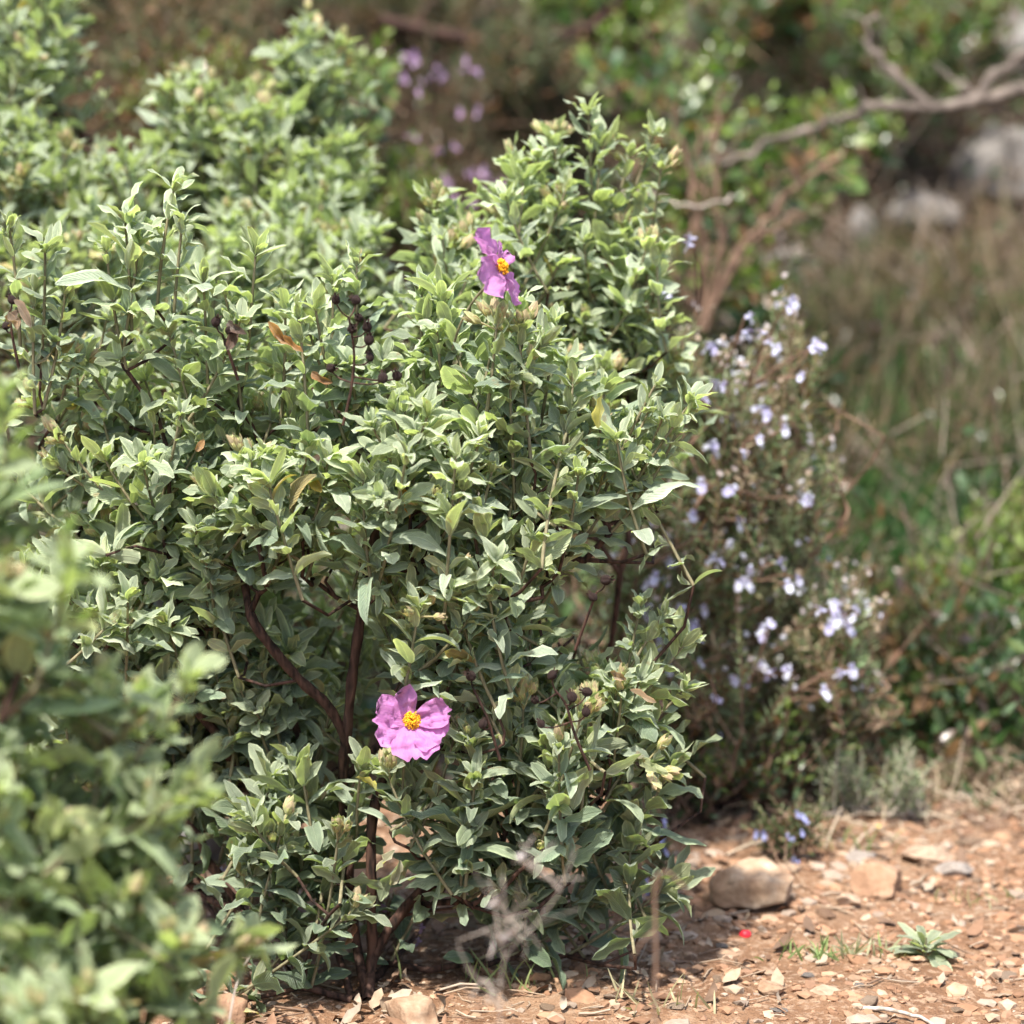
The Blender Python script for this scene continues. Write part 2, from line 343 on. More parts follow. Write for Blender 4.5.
def grow_shoot(accL, accS, base, D, length, st, rng, shoot_r=0.0011, density=1.0, lscale=1.0):
    """decussate pairs of leaves along a curved young shoot; returns tip point and direction"""
    k = max(3, int(length / st['node'] * density))
    s = np.linspace(0, 1, k + 1); bendup = rng.uniform(0.1, 0.8); jit = rng.normal(0, 0.15, 3); stp = 1.35 - 0.75 * s[:-1]; stp = stp / stp.mean()
    dirs = norm(D[None] + s[:, None] * (UP * bendup + jit)[None]); pts = base + np.vstack([np.zeros(3), np.cumsum(dirs[:-1] * stp[:, None], 0)]) * length / k
    if accS is not None: tube(accS, pts, np.linspace(shoot_r * 1.25, shoot_r * 0.8, k + 1), 5)
    az0 = rng.rand() * PI; ids = np.arange(k + 1)
    ref = norm(np.cross(dirs[0], np.array([0.3, 0.9, 0.2])))
    P, DD, NN, LL, TT = [], [], [], [], []
    rb = rng.uniform(0.72, 1.18) * lscale; mat = np.array(st['mature']); mc = mat[rng.randint(len(mat))]
    for i in ids:
        u = i / k
        if u < 0.06 and rng.rand() < 0.5: continue
        T = dirs[i]; e1 = norm(ref - T * (ref @ T)); e2 = np.cross(T, e1)
        az = az0 + i * PI / 2 + rng.normal(0, 0.22)
        ang = math.radians(st['a0'] + (st['a1'] - st['a0']) * u ** 1.2)
        size = rb * (0.85 + 0.25 * math.sin(PI * min(u * 1.3, 1))) * (1 - (1 - st['tip']) * max(0, (u - 0.45) / 0.55) ** 1.1)
        for sgn in (0, PI):
            if rng.rand() < 0.05: continue
            a = az + sgn; R = math.cos(a) * e1 + math.sin(a) * e2; an = ang + rng.normal(0, 0.16)
            d = math.cos(an) * T + math.sin(an) * R; nn = -math.cos(an) * R + math.sin(an) * T
            d = d + UP * 0.12; q = mc * (1 - max(0, u - 0.35) / 0.65 * 0.75) + np.array(st['young']) * max(0, u - 0.35) / 0.65 * 0.75
            if rng.rand() < st['pdead']: q = np.array(st['dead']) * rng.uniform(0.5, 1.2)
            P.append(pts[i] + R * shoot_r * 0.7); DD.append(d); NN.append(nn + rng.normal(0, 0.12, 3)); LL.append(size * rng.uniform(0.7, 1.22)); TT.append(q * rng.uniform(0.75, 1.2))
            if u < 0.85 and rng.rand() < st['axil']:
                ax = norm(T * 0.75 + R * 0.75); b0 = pts[i] + ax * 0.002
                f1 = norm(np.cross(ax, R + 0.01)); f2 = np.cross(ax, f1); nsm = rng.randint(2, 5)
                for q2 in range(nsm):
                    b = q2 * PI / 2 * 1.1 + rng.rand(); RR = math.cos(b) * f1 + math.sin(b) * f2; a2 = math.radians(rng.uniform(18, 45))
                    P.append(b0 + ax * 0.0015 * q2); DD.append(math.cos(a2) * ax + math.sin(a2) * RR); NN.append(-math.cos(a2) * RR + math.sin(a2) * ax)
                    LL.append(rb * rng.uniform(0.3, 0.55)); TT.append((mc * 0.4 + np.array(st['young']) * 0.6) * rng.uniform(0.85, 1.2))
    if st['nv'] >= 2 and st['tip'] > 0.5 and st['L'] > 0.03:
        T = dirs[-1]; e1 = norm(ref - T * (ref @ T)); e2 = np.cross(T, e1)
        for q2 in range(rng.randint(4, 8)):
            a = az0 + q2 * 1.62 + rng.normal(0, 0.2); an = math.radians(rng.uniform(14, 52)); R = math.cos(a) * e1 + math.sin(a) * e2
            P.append(pts[-1] - T * 0.002); DD.append(math.cos(an) * T + math.sin(an) * R); NN.append(-math.cos(an) * R + math.sin(an) * T)
            LL.append(rb * rng.uniform(0.4, 0.85)); TT.append((mc * 0.35 + np.array(st['young']) * 0.65) * rng.uniform(0.8, 1.15))
    n = len(P)
    if n:
        LL = np.array(LL)
        leaves(accL, np.array(P), np.array(DD), np.array(NN), LL * st['L'], (LL * 0.75 + 0.2 * lscale) * st['W'] * rng.uniform(0.85, 1.15, n),
               bend=st['bend'] * rng.uniform(-0.3, 1.9, n), fold=st['fold'] * rng.uniform(0.2, 1.8, n), wave=st['wave'] * rng.uniform(0, 1.6, n),
               roll=st['roll'] * rng.uniform(0.2, 1.5, n), twist=st['twist'] * rng.normal(0, 1, n), tint=np.array(TT), nu=st['nu'], nv=st['nv'], prof=st['prof'], rng=rng)
    return pts[-1], dirs[-1]

def skeleton(roots, ends, dirs, rng, seed_paths=(), bias=0.3, step=0.03, r_tip=0.0011, r_max=0.006, power=2.3, droop=0.0):
    """branching skeleton reaching every shoot base; returns list of (points, radii) chains"""
    pos, par, plen = [], [], []
    for r in roots: pos.append(np.array(r, float)); par.append(-1); plen.append(0.0)
    for path in seed_paths:                            # hand-laid main stems
        pp = smooth_path(path, 5); prev = int(np.argmin([np.linalg.norm(pp[0] - q) for q in pos]))
        for q in pp[1:] if np.linalg.norm(pp[0] - pos[prev]) < 0.01 else pp:
            pos.append(q); par.append(prev); plen.append(plen[prev] + np.linalg.norm(q - pos[prev])); prev = len(pos) - 1
    root = np.mean(roots, 0); order = np.argsort([np.linalg.norm(e - root) for e in ends])
    for k in order:
        e = ends[k]; P = np.array(pos); d = np.linalg.norm(P - e, axis=1)
        cost = d + bias * np.array(plen) + 2.5 * np.clip(P[:, 2] - e[2], 0, 1) 
        q = int(np.argmin(cost)); L = d[q]
        if L < 0.004: continue
        p0 = pos[q]; t0 = norm(p0 - pos[par[q]]) if par[q] >= 0 else norm(e - p0) * 0.5 + UP * 0.6
        t1 = dirs[k]; m = max(2, int(L / step)); prev = q
        for i in range(1, m + 1):
            u = i / m; h1 = 2 * u ** 3 - 3 * u * u + 1; h2 = u ** 3 - 2 * u * u + u; h3 = -2 * u ** 3 + 3 * u * u; h4 = u ** 3 - u * u
            p = h1 * p0 + h2 * t0 * L * 0.9 + h3 * e + h4 * t1 * L * 0.9 + (rng.normal(0, 0.0025, 3) if i < m else 0)
            pos.append(p); par.append(prev); plen.append(plen[prev] + np.linalg.norm(p - pos[prev])); prev = len(pos) - 1
    n = len(pos); rad = np.zeros(n); kids = [[] for _ in range(n)]
    for i in range(n):
        if par[i] >= 0: kids[par[i]].append(i)
    for i in range(n - 1, -1, -1):
        rad[i] = r_tip if not kids[i] else sum(rad[c] ** power for c in kids[i]) ** (1 / power)
    rad = np.minimum(rad, r_max) if r_max else rad
    chains = []; stack = [i for i in range(n) if par[i] < 0]
    while stack:
        i = stack.pop(); ch = [i] if par[i] < 0 else [par[i], i]; c = i
        while kids[c]:
            ks = sorted(kids[c], key=lambda a: -rad[a]); stack += ks[1:]; c = ks[0]; ch.append(c)
        if len(ch) > 1:
            rr = [rad[q] for q in ch]; rr[0] = min(rr[0], rr[1] * 1.15); chains.append((np.array([pos[q] for q in ch]), np.array(rr)))
    return chains

def sample_lobes(lobes, n, rng, length, upw=0.7, front=0.45, shell=0.55, holes=(), jitter=0.35, lmin=0.55):
    """shoot tips spread through rounded masses of the crown; each lobe: px, py, Y, rx, ry (pixels at Y), ry depth (m)[, weight]"""
    Cs, Rs, Ws = [], [], []
    for L in lobes:
        px, py, Y, rx, ry, rd = L[:6]; s = sc(Y); Cs.append(at(px, py, Y)); Rs.append((rx * s, rd, ry * s)); Ws.append((rx * ry) ** 0.8 * (L[6] if len(L) > 6 else 1))
    Cs = np.array(Cs); Rs = np.array(Rs); Ws = np.array(Ws) / sum(Ws); out = []
    tries = 0
    while len(out) < n and tries < n * 30:
        tries += 1; k = rng.choice(len(Cs), p=Ws); u = norm(rng.normal(0, 1, 3))
        if u[1] > 0 and rng.rand() < front * u[1]: continue
        if u[2] < -0.4 and rng.rand() < 0.5: continue
        r = shell + (1 - shell) * rng.rand() ** 0.6; tip = Cs[k] + u * Rs[k] * r
        px, py = project(tip)
        if any((px - h[0]) ** 2 / h[2] ** 2 + (py - h[1]) ** 2 / h[3] ** 2 < 1 and tip[1] < h[4] for h in holes): continue
        ln = length * rng.uniform(lmin, 1.5)
        if tip[2] < 0.02: continue
        d = norm(u * np.array([1, 1, 0.8]) * 0.8 + UP * upw + rng.normal(0, jitter, 3)); out.append((tip, d, ln))
    return out

def bud(acc, p, d, size, rng, col=None):
    """closed flower bud: an ovoid of overlapping pointed sepals"""
    d = norm(d); e1 = norm(np.cross(d, np.array([0.3, 0.8, 0.1]))); e2 = np.cross(d, e1); P, DD, NN, LL, TT = [], [], [], [], []
    for k in range(6):
        a = k * 2 * PI / 5 * 1.01 + rng.rand() * 0.4; R = math.cos(a) * e1 + math.sin(a) * e2
        P.append(p + R * size * 0.06); DD.append(d * 0.9 + R * 0.55); NN.append(d * 0.35 - R); LL.append(size * rng.uniform(0.85, 1.1))
        c = np.array([0.50, 0.52, 0.30]) * (1 - 0.6 * (k % 2)) + np.array([0.56, 0.38, 0.30]) * 0.6 * (k % 2) if col is None else np.array(col)
        TT.append(c * rng.uniform(0.85, 1.15))
    LL = np.array(LL)
    leaves(acc, np.array(P), np.array(DD), np.array(NN), LL, LL * 0.62, bend=0.95, fold=0.55, wave=0.08, tint=np.array(TT), nu=6, nv=4, prof=(0.45, 0.8), rng=rng)
    # the furled petals inside
    s = np.linspace(0, 1, 6); tube(acc, p[None] + d[None] * (s * size * 0.8)[:, None], size * 0.24 * np.sin(PI * (0.12 + 0.86 * s)), 7, t=(0.30, 0.30, 0.13))

def shrub(name, label, cat, lobes, n, root_px, seed, st, leafmat, length=0.09, group=None, holes=(), seed_paths=(), bark=None, r_max=0.006,
          buds=0.0, upw=0.7, shell=0.55, density=1.0, lscale=1.0, front=0.45, bias=0.3, shootmat=None, extra=(), root=None, lowdark=None, jitter=0.35, lmin=0.55):
    rng = np.random.RandomState(seed)
    roots = [np.asarray(r, float) for r in (root if root is not None else [hit(*root_px)])]
    o = thing(name, roots[0], label, cat, group)
    sh = sample_lobes(lobes, n, rng, length, upw=upw, shell=shell, holes=holes, front=front, jitter=jitter, lmin=lmin) + list(extra)
    aL, aS, aB = Acc(), Acc(), Acc(); ends, dirs, tips = [], [], []
    for tip, d, ln in sh:
        base = tip - d * ln * 0.95
        base[2] = max(base[2], float(terrain(base[0], base[1], False)) + 0.01)
        ends.append(base); dirs.append(d)
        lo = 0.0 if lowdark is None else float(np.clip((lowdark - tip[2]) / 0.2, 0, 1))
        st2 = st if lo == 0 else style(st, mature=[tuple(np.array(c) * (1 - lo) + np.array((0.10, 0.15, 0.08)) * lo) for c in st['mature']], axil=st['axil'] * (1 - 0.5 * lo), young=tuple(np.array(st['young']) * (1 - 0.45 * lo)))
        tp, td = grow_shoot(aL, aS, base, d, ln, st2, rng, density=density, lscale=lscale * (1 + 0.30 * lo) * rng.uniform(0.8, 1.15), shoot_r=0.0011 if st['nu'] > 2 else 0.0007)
        tips.append((tp, td))
    for pts, rr in skeleton(roots, ends, dirs, rng, seed_paths, bias=bias, r_max=r_max): tube(aB, pts, rr * rng.uniform(0.86, 1.16, len(rr)), 7)
    aL.build('foliage', leafmat, o, roots[0]); aS.build('young_stems', shootmat or M_SHOOT, o, roots[0]); aB.build('branches', bark or M_BARK, o, roots[0])
    if buds:
        cnt = 0
        for tp, td in tips:
            if rng.rand() > buds or cnt > 95: continue
            a = Acc(); nb = rng.randint(1, 6)
            for k in range(nb):
                d = norm(td + rng.normal(0, 0.45, 3) * (nb > 1)); L = rng.uniform(0.006, 0.014); b0 = tp - td * 0.003
                tube(a, [b0, b0 + d * L * 0.5, b0 + d * L], 0.0007, 5, t=(0.30, 0.27, 0.15)); bud(a, b0 + d * L, d, rng.uniform(0.010, 0.015), rng)
            a.build('flower_buds', M_BUD, o, tp); cnt += 1
    return o, tips

# ================================================================== SETTING
def axis(parts):
    out = []
    for a, b, st_ in parts: out += list(np.arange(a, b, st_))
    return np.array(out + [parts[-1][1]])
xs = axis([(-40, -6, 2.0), (-6, -1.2, 0.15), (-1.2, -0.45, 0.03), (-0.45, 0.62, 0.0055), (0.62, 1.4, 0.03), (1.4, 6, 0.15), (6, 40, 2.0)])
ys = axis([(-20, -1, 1.0), (-1, 1.5, 0.1), (1.5, 2.85, 0.0055), (2.85, 6, 0.05), (6, 12, 0.3), (12, 60, 3.0)])
GX, GY = np.meshgrid(xs, ys, indexing='ij'); GZ = terrain(GX, GY)
a = Acc(); ni, nj = GX.shape; i = np.arange(ni - 1)[:, None] * nj; j = np.arange(nj - 1)[None]
a.add(np.stack([GX, GY, GZ], -1), np.stack([i + j, i + nj + j, i + nj + j + 1, i + j + 1], -1).reshape(-1, 4))
m, n_, l_, out = newmat('red_soil')
tc = N(n_, 'ShaderNodeTexCoord')
def noi(s, d=6, r=0.6):
    z = N(n_, 'ShaderNodeTexNoise'); z.inputs['Scale'].default_value = s; z.inputs['Detail'].default_value = d; z.inputs['Roughness'].default_value = r
    l_.new(tc.outputs['Object'], z.inputs['Vector']); return z.outputs[0]
c = ramp(n_, l_, noi(9), [(0.3, (0.125, 0.064, 0.035)), (0.5, (0.215, 0.12, 0.068)), (0.68, (0.31, 0.20, 0.125))])
c = mixc(n_, l_, ramp(n_, l_, noi(140, 3), [(0.5, (0, 0, 0)), (0.62, (1, 1, 1))]), c, (0.33, 0.22, 0.145))
sp = N(n_, 'ShaderNodeSeparateXYZ'); l_.new(tc.outputs['Object'], sp.inputs[0])
mr = N(n_, 'ShaderNodeMapRange'); mr.inputs['From Min'].default_value = 2.5; mr.inputs['From Max'].default_value = 2.9; l_.new(sp.outputs[1], mr.inputs['Value'])
hum_shade = ramp(n_, l_, noi(6), [(0.35, (0.014, 0.012, 0.008)), (0.6, (0.05, 0.036, 0.024))])  # bank humus, darkened in colour to stand in for shadow under the scrub
c = mixc(n_, l_, mr.outputs[0], c, hum_shade)
p = N(n_, 'ShaderNodeBsdfPrincipled'); l_.new(c, p.inputs['Base Color']); p.inputs['Roughness'].default_value = 0.95; p.inputs['Specular IOR Level'].default_value = 0.15
b = N(n_, 'ShaderNodeBump'); b.inputs['Strength'].default_value = 1.0; b.inputs['Distance'].default_value = 0.004
l_.new(math_n(n_, l_, 'ADD', noi(120), noi(420, 3)), b.inputs['Height']); l_.new(b.outputs[0], p.inputs['Normal']); l_.new(p.outputs[0], out.inputs[0])
struct(a.build('ground', m))

# ------------------------------------------------------------------ stones
def stone_verts(rng, sub, cuts=7, flat=0.0):
    bm = bmesh.new(); bmesh.ops.create_icosphere(bm, subdivisions=sub, radius=1.0)
    v = np.array([q.co[:] for q in bm.verts]); f = np.array([[q.index for q in g.verts] for g in bm.faces]); bm.free()
    for k in range(cuts):
        d = norm(rng.normal(0, 1, 3)); h = rng.uniform(0.5, 0.85); e = v @ d; v = v - np.clip(e - h, 0, None)[:, None] * d[None] * 0.92
    v = v * (1 + 0.10 * fbm(v * 1.7 + rng.rand(3) * 20, 3)[:, None] + 0.03 * fbm(v * 6 + rng.rand(3) * 9, 2)[:, None]); return v, f
rs = np.random.RandomState(11)
TEMPL = [stone_verts(rs, 1, 5) for _ in range(14)]
def scatter_stones(acc, n, region, size, rng, palette, keep=None, flat=(0.3, 0.75)):
    pal = np.array(palette); x0, x1, y0, y1 = region
    for k in range(n):
        x, y = rng.uniform(x0, x1), rng.uniform(y0, y1)
        if keep and not keep(x, y, rng): continue
        v, f = TEMPL[rng.randint(len(TEMPL))]; s = size(rng); A = v * np.array([s * rng.uniform(0.8, 1.5), s, s * rng.uniform(*flat)])
        th = rng.rand() * 6.28; ti = rng.normal(0, 0.22); ca, sa = math.cos(th), math.sin(th)
        A = A @ np.array([[ca, sa, 0], [-sa, ca, 0], [0, 0, 1]]); A = A @ np.array([[1, 0, 0], [0, math.cos(ti), math.sin(ti)], [0, -math.sin(ti), math.cos(ti)]])
        acc.add(A + np.array([x, y, gz(x, y) + s * 0.04]), f, None, pal[rng.randint(len(pal))] * rng.uniform(0.75, 1.2))
PAL = [(0.31, 0.185, 0.11), (0.34, 0.22, 0.14), (0.36, 0.25, 0.17), (0.28, 0.155, 0.09), (0.30, 0.23, 0.175), (0.23, 0.125, 0.07), (0.36, 0.265, 0.185), (0.25, 0.14, 0.08), (0.27, 0.155, 0.095)]
a = Acc(); rg = np.random.RandomState(2)
scatter_stones(a, 10500, (-0.42, 0.55, 1.72, 2.75), lambda r: 0.0012 + 0.0036 * r.rand() ** 3, rg, PAL)
o = a.build('gravel', M_TINT, smooth=False); tag(o, 'fine tan and reddish gravel covering the bare soil', 'gravel', kind='stuff')
a = Acc(); rg = np.random.RandomState(24)
for k in range(900):
    px, py = rg.uniform(640, 1120), rg.normal(795, 22); q = hit(px, py) + UP * 0.003; th = rg.rand() * PI; L = rg.uniform(0.02, 0.07); d = np.array([math.cos(th), math.sin(th), rg.normal(0.1, 0.22)])
    tube(a, [q, q + d * L * 0.5 + rg.normal(0, 0.004, 3), q + d * L + rg.normal(0, 0.003, 3)], rg.uniform(0.0004, 0.0013), 4, t=np.array([(0.34, 0.26, 0.18), (0.20, 0.13, 0.09), (0.42, 0.34, 0.25)][rg.randint(3)]))
o = a.build('straw_litter', M_LITTER); tag(o, 'dry straw and twigs matted along the foot of the bank', 'straw litter', kind='stuff')
a = Acc(); rg = np.random.RandomState(23)
scatter_stones(a, 1500, (0.02, 0.58, 1.76, 2.75), lambda r: 0.004 + 0.006 * r.rand() ** 2, rg, PAL)
o = a.build('rubble', M_TINT, smooth=False); tag(o, 'loose reddish clods and stone chips strewn over the soil', 'rubble', kind='stuff')
a = Acc(); rg = np.random.RandomState(22)
for k in range(4200):                                   # dead leaves, stalks and twig bits
    x, y = rg.uniform(-0.42, 0.6), rg.uniform(1.72, 2.8)
    if x > 0.1 and rg.rand() < 0.45: continue
    z = gz(x, y); th = rg.rand() * PI; L = rg.uniform(0.006, 0.035); d = np.array([math.cos(th), math.sin(th), rg.normal(0, 0.12)]); c = np.array([(0.30, 0.22, 0.15), (0.16, 0.10, 0.065), (0.34, 0.27, 0.20), (0.24, 0.135, 0.08)][rg.randint(4)])
    if rg.rand() < 0.5:
        q = np.array([x, y, z + 0.002]); tube(a, [q, q + d * L * 0.5 + rg.normal(0, 0.0012, 3), q + d * L], rg.uniform(0.0004, 0.0010), 4, t=c)
    else:
        leaves(a, np.array([[x, y, z + 0.003]]), d[None], (UP + rg.normal(0, 0.3, 3))[None], L * 0.7, L * 0.28, bend=rg.normal(0, 1.2), fold=rg.uniform(-0.4, 0.6), wave=0.4, tint=c * rg.uniform(0.7, 1.1), nu=4, nv=2, rng=rg)
o = a.build('leaf_litter', M_LITTER); tag(o, 'dry twig bits and shrivelled leaves strewn over the soil', 'leaf litter', kind='stuff')

def big_stone(name, px, py, wpx, hpx, depth, mat, label, seed, rot=0.0, group=None, sink=0.42, sub=4, pos=None, cuts=16, cat='stone'):
    rng = np.random.RandomState(seed); v, f = stone_verts(rng, sub, cuts)
    v = v * (1 + 0.02 * fbm(v * 14 + seed, 3)[:, None])
    p = hit(px, py) if pos is None else np.array(pos); s = sc(p[1])
    if name == 'boulder' and pos is None: p = p + np.array([0, -0.05, 0])
    lo, hi = v.min(0), v.max(0); v = (v - (lo + hi) / 2) / ((hi - lo) / 2)
    ca, sa = math.cos(rot), math.sin(rot)
    v = v * np.array([wpx * s / 2, depth / 2, hpx * s / 2]); v = v @ np.array([[1, 0, 0], [0, ca, sa], [0, -sa, ca]])
    z0 = float(terrain(p[0], p[1], False))
    a = Acc(); a.add(v + np.array([p[0], p[1] + depth * 0.3, z0 + hpx * s / 2 * (1 - sink)]), f)
    o = a.build(name, mat, None, (p[0], p[1], z0)); tag(o, label, cat, group); return o
MR_TAN = rock_mat('tan_rock', (0.19, 0.11, 0.065), (0.30, 0.205, 0.135), (0.44, 0.35, 0.265), 28)
MR_TAN2 = rock_mat('lightened_tan_rock', (0.24, 0.145, 0.09), (0.34, 0.235, 0.155), (0.46, 0.37, 0.28), 28)  # tan rock with a lighter colour to offset shadow on the largest stone
MR_RED = rock_mat('red_rock', (0.22, 0.125, 0.075), (0.31, 0.19, 0.12), (0.38, 0.26, 0.18), 35)
MR_GREY = rock_mat('grey_rock', (0.17, 0.145, 0.125), (0.27, 0.235, 0.205), (0.37, 0.33, 0.29), 30)
MR_SHADE = rock_mat('shade_toned_rock', (0.07, 0.065, 0.06), (0.12, 0.11, 0.10), (0.20, 0.18, 0.16), 20)  # grey rock with the shade behind the shrub put into its colour
MR_PALE = rock_mat('pale_rock', (0.28, 0.19, 0.13), (0.36, 0.265, 0.19), (0.45, 0.36, 0.275), 25)
big_stone('stone', 752, 912, 88, 46, 0.055, MR_TAN2, 'largest pale brown stone on the soil with a jagged top and dark underside', 5, 0.12, sink=0.25)
big_stone('stone', 878, 897, 56, 40, 0.035, MR_RED, 'rounded orange brown stone sunk in the soil behind the leafy seedling', 8, sink=0.4)
big_stone('stone', 222, 1032, 52, 44, 0.04, MR_RED, 'orange brown stone at the foot of the blurred near shrub', 12)
big_stone('stone', 412, 1030, 62, 36, 0.04, MR_TAN, 'brown stone beside the foot of the leafy central shrub', 14)
big_stone('stone', 832, 1006, 46, 14, 0.03, MR_PALE, 'flat pale stone at the lower edge between dry stalk and seedling', 15)
big_stone('stone', 930, 862, 60, 16, 0.035, MR_PALE, 'long flat pale slab stone near the grass edge', 16)
big_stone('stone', 862, 866, 34, 13, 0.02, MR_GREY, 'small grey flat stone just left of the long pale slab', 17)
big_stone('stone', 955, 880, 40, 18, 0.03, MR_GREY, 'bluish grey stone lying before the long pale slab', 18)
big_stone('stone', 848, 908, 26, 16, 0.015, MR_PALE, 'whitish chip of stone left of the rounded orange stone', 19)
big_stone('stone', 772, 1000, 30, 14, 0.02, MR_TAN, 'small tan stone below the red berry', 20)
rg = np.random.RandomState(77)
stones_tpl = []
for k in range(6):
    v, f = stone_verts(rg, 3, 22); a = Acc(); a.add(v, f); ob = a.build('small_stone', (MR_TAN, MR_PALE, MR_RED, MR_TAN, MR_RED, MR_GREY)[k]); stones_tpl.append(ob.data)
    bpy.data.objects.remove(ob)
MARKS = [('the largest jagged stone', 752, 895), ('the rounded orange stone', 878, 882), ('the leafy seedling', 925, 948), ('the red berry', 745, 937), ('the long pale slab', 930, 856), ('the upright dry stalk', 655, 960),
         ('the pale twig in the corner', 905, 1020), ('the silvery tufts', 880, 825), ('the blurred forked twig', 505, 1000), ('the lower right corner', 1015, 1015), ('the right edge by the slab', 1015, 870)]
spots = []; used = set(); tries = 0
while len(spots) < 62 and tries < 4000:
    tries += 1; px, py = rg.uniform(480, 1022), rg.uniform(838, 1022); q = hit(px, py); s_ = rg.uniform(0.004, 0.0105); kind = rg.randint(6)
    if any(np.hypot(q[0] - r[0], q[1] - r[1]) < s_ + r[2] + 0.004 for r in spots): continue
    cn = ('tan', 'whitish', 'reddish', 'tan', 'reddish', 'grey')[kind]; nm, mx, my = min(MARKS, key=lambda r: (r[1] - px) ** 2 + 3 * (r[2] - py) ** 2); dx, dy = px - mx, (py - my) * 1.7
    if dx * dx + dy * dy > 150 ** 2 or dx * dx + dy * dy < 22 ** 2: continue
    a_ = 'left of' if dx < 0 else 'right of'; b_ = 'behind' if dy < 0 else 'in front of'
    dr = a_ if abs(dx) > 2 * abs(dy) else b_ if abs(dy) > 2 * abs(dx) else b_ + ' and to the ' + a_.split()[0] + ' of'
    if dr[:6] == 'behind' and 'and' in dr: dr = 'beyond and ' + a_
    if dr[:8] == 'in front' and 'and' in dr: dr = 'before and ' + a_
    key = (cn, nm, dr)
    if key in used: continue
    used.add(key); spots.append((q[0], q[1], s_)); x, y = q[0], q[1]
    o = bpy.data.objects.new('small_stone', stones_tpl[kind]); COL.objects.link(o)
    hz = s_ * rg.uniform(0.3, 0.6); o.location = (x, y, gz(x, y) + hz * 0.12); o.scale = (s_ * rg.uniform(0.9, 1.5), s_, hz); o.rotation_euler = (rg.normal(0, 0.15), rg.normal(0, 0.15), rg.rand() * 6.28)
    tag(o, 'small %s stone %s %s' % (cn, dr, nm), 'stone', 'small stones strewn over the bare soil')

# ================================================================== HILLSIDE BEHIND
MR_B = rock_mat('weathered_rock', (0.10, 0.09, 0.08), (0.20, 0.185, 0.17), (0.32, 0.30, 0.275), 14)
for (px, py, wp, hp, dd, lab, sd) in [
    (1000, 190, 110, 80, 0.12, 'large pale grey boulder at the bank behind the dead branch', 31),
    (1028, 62, 90, 70, 0.12, 'bluish grey boulder high on the bank above the dead branch', 32),
    (920, 216, 80, 42, 0.08, 'low mauve grey boulder between grass and dead branch', 33),
    (857, 232, 34, 44, 0.04, 'upright whitish stone on the bank beside glossy shrub', 34),
    (785, 262, 62, 34, 0.05, 'grey stone half hidden behind the flowering rosemary top', 35)]:
    big_stone('boulder', px, py, wp, hp, dd, MR_B, lab, sd, sink=0.05, sub=4, cat='boulder')
big_stone('boulder', 200, 905, 60, 80, 0.05, MR_SHADE, 'grey rock toned dark for shade behind the left foot of the central shrub', 36, pos=at(200, 905, 2.28), cat='boulder')

def blocked(px, py): return any(((px - bx) / bw) ** 2 + ((py - by) / bh) ** 2 < 1 for bx, by, bw, bh in ((1000, 195, 90, 75), (1030, 75, 70, 70), (920, 225, 60, 45), (857, 245, 30, 45), (785, 270, 40, 35)))
def grass(name, label, n, region_px, hgt, wid, cols, seed, lean=(0, 0, 0), spread=0.35, kind='stuff'):
    rng = np.random.RandomState(seed); a = Acc(); P, D, NN, L, T = [], [], [], [], []
    x0, x1, y0, y1 = region_px; cols = np.array(cols)
    while len(P) < n:
        px, py = rng.uniform(x0, x1), rng.uniform(y0, y1)
        if blocked(px, py) and rng.rand() < 0.75: continue
        q = hit(px, py); nb = rng.randint(4, 12)
        for k in range(nb):
            P.append(q + np.array([rng.normal(0, 0.012), rng.normal(0, 0.012), 0])); D.append(UP + rng.normal(0, spread, 3) + np.array(lean)); NN.append(rng.normal(0, 1, 3) * np.array([1, 1, 0.1]))
            L.append(hgt * rng.uniform(0.4, 1.3)); T.append(cols[rng.randint(len(cols))] * rng.uniform(0.7, 1.2))
    P, D, NN, L, T = map(np.array, (P, D, NN, L, T))
    leaves(a, P, D, NN, L, wid * rng.uniform(0.6, 1.4, len(P)), bend=rng.normal(0, 0.8, len(P)), fold=0.3, tint=T, nu=5, nv=1, prof=(0.12, 0.6), rng=rng)
    o = a.build(name, M_GRASS); tag(o, label, 'grass', kind=kind); return o
DRY = [(0.24, 0.175, 0.115), (0.16, 0.11, 0.07), (0.11, 0.075, 0.05), (0.32, 0.25, 0.165)]
GRN = [(0.04, 0.105, 0.03), (0.065, 0.145, 0.04), (0.025, 0.065, 0.02), (0.11, 0.175, 0.06)]
grass('dry_grass', 'tall tan dry grass growing on the bank at the right', 1500, (815, 1120, 250, 520), 0.14, 0.0022, DRY, 41, spread=0.32)
grass('dark_grass', 'dark green grass among the dry stalks on the bank', 900, (800, 1120, 220, 500), 0.07, 0.0035, GRN, 46, spread=0.5)
grass('green_grass', 'green grass beneath the dry grass on the bank', 4200, (780, 1120, 400, 760), 0.10, 0.0034, GRN, 42, spread=0.5)
grass('short_straw', 'short matted straw and dead grass between soil and green grass', 1500, (820, 1120, 735, 815), 0.035, 0.0022, DRY + GRN[:1], 48, spread=0.8)
grass('straw_grass', 'long bent straw stalks arching over the green grass', 44, (830, 1100, 470, 760), 0.20, 0.0020, [(0.36, 0.29, 0.18), (0.28, 0.21, 0.13)], 45, spread=0.8)
grass('bank_grass', 'mixed green and straw grass scattered over the far bank', 1100, (-60, 1120, -160, 420), 0.09, 0.003, GRN + DRY[:3], 43, spread=0.7)

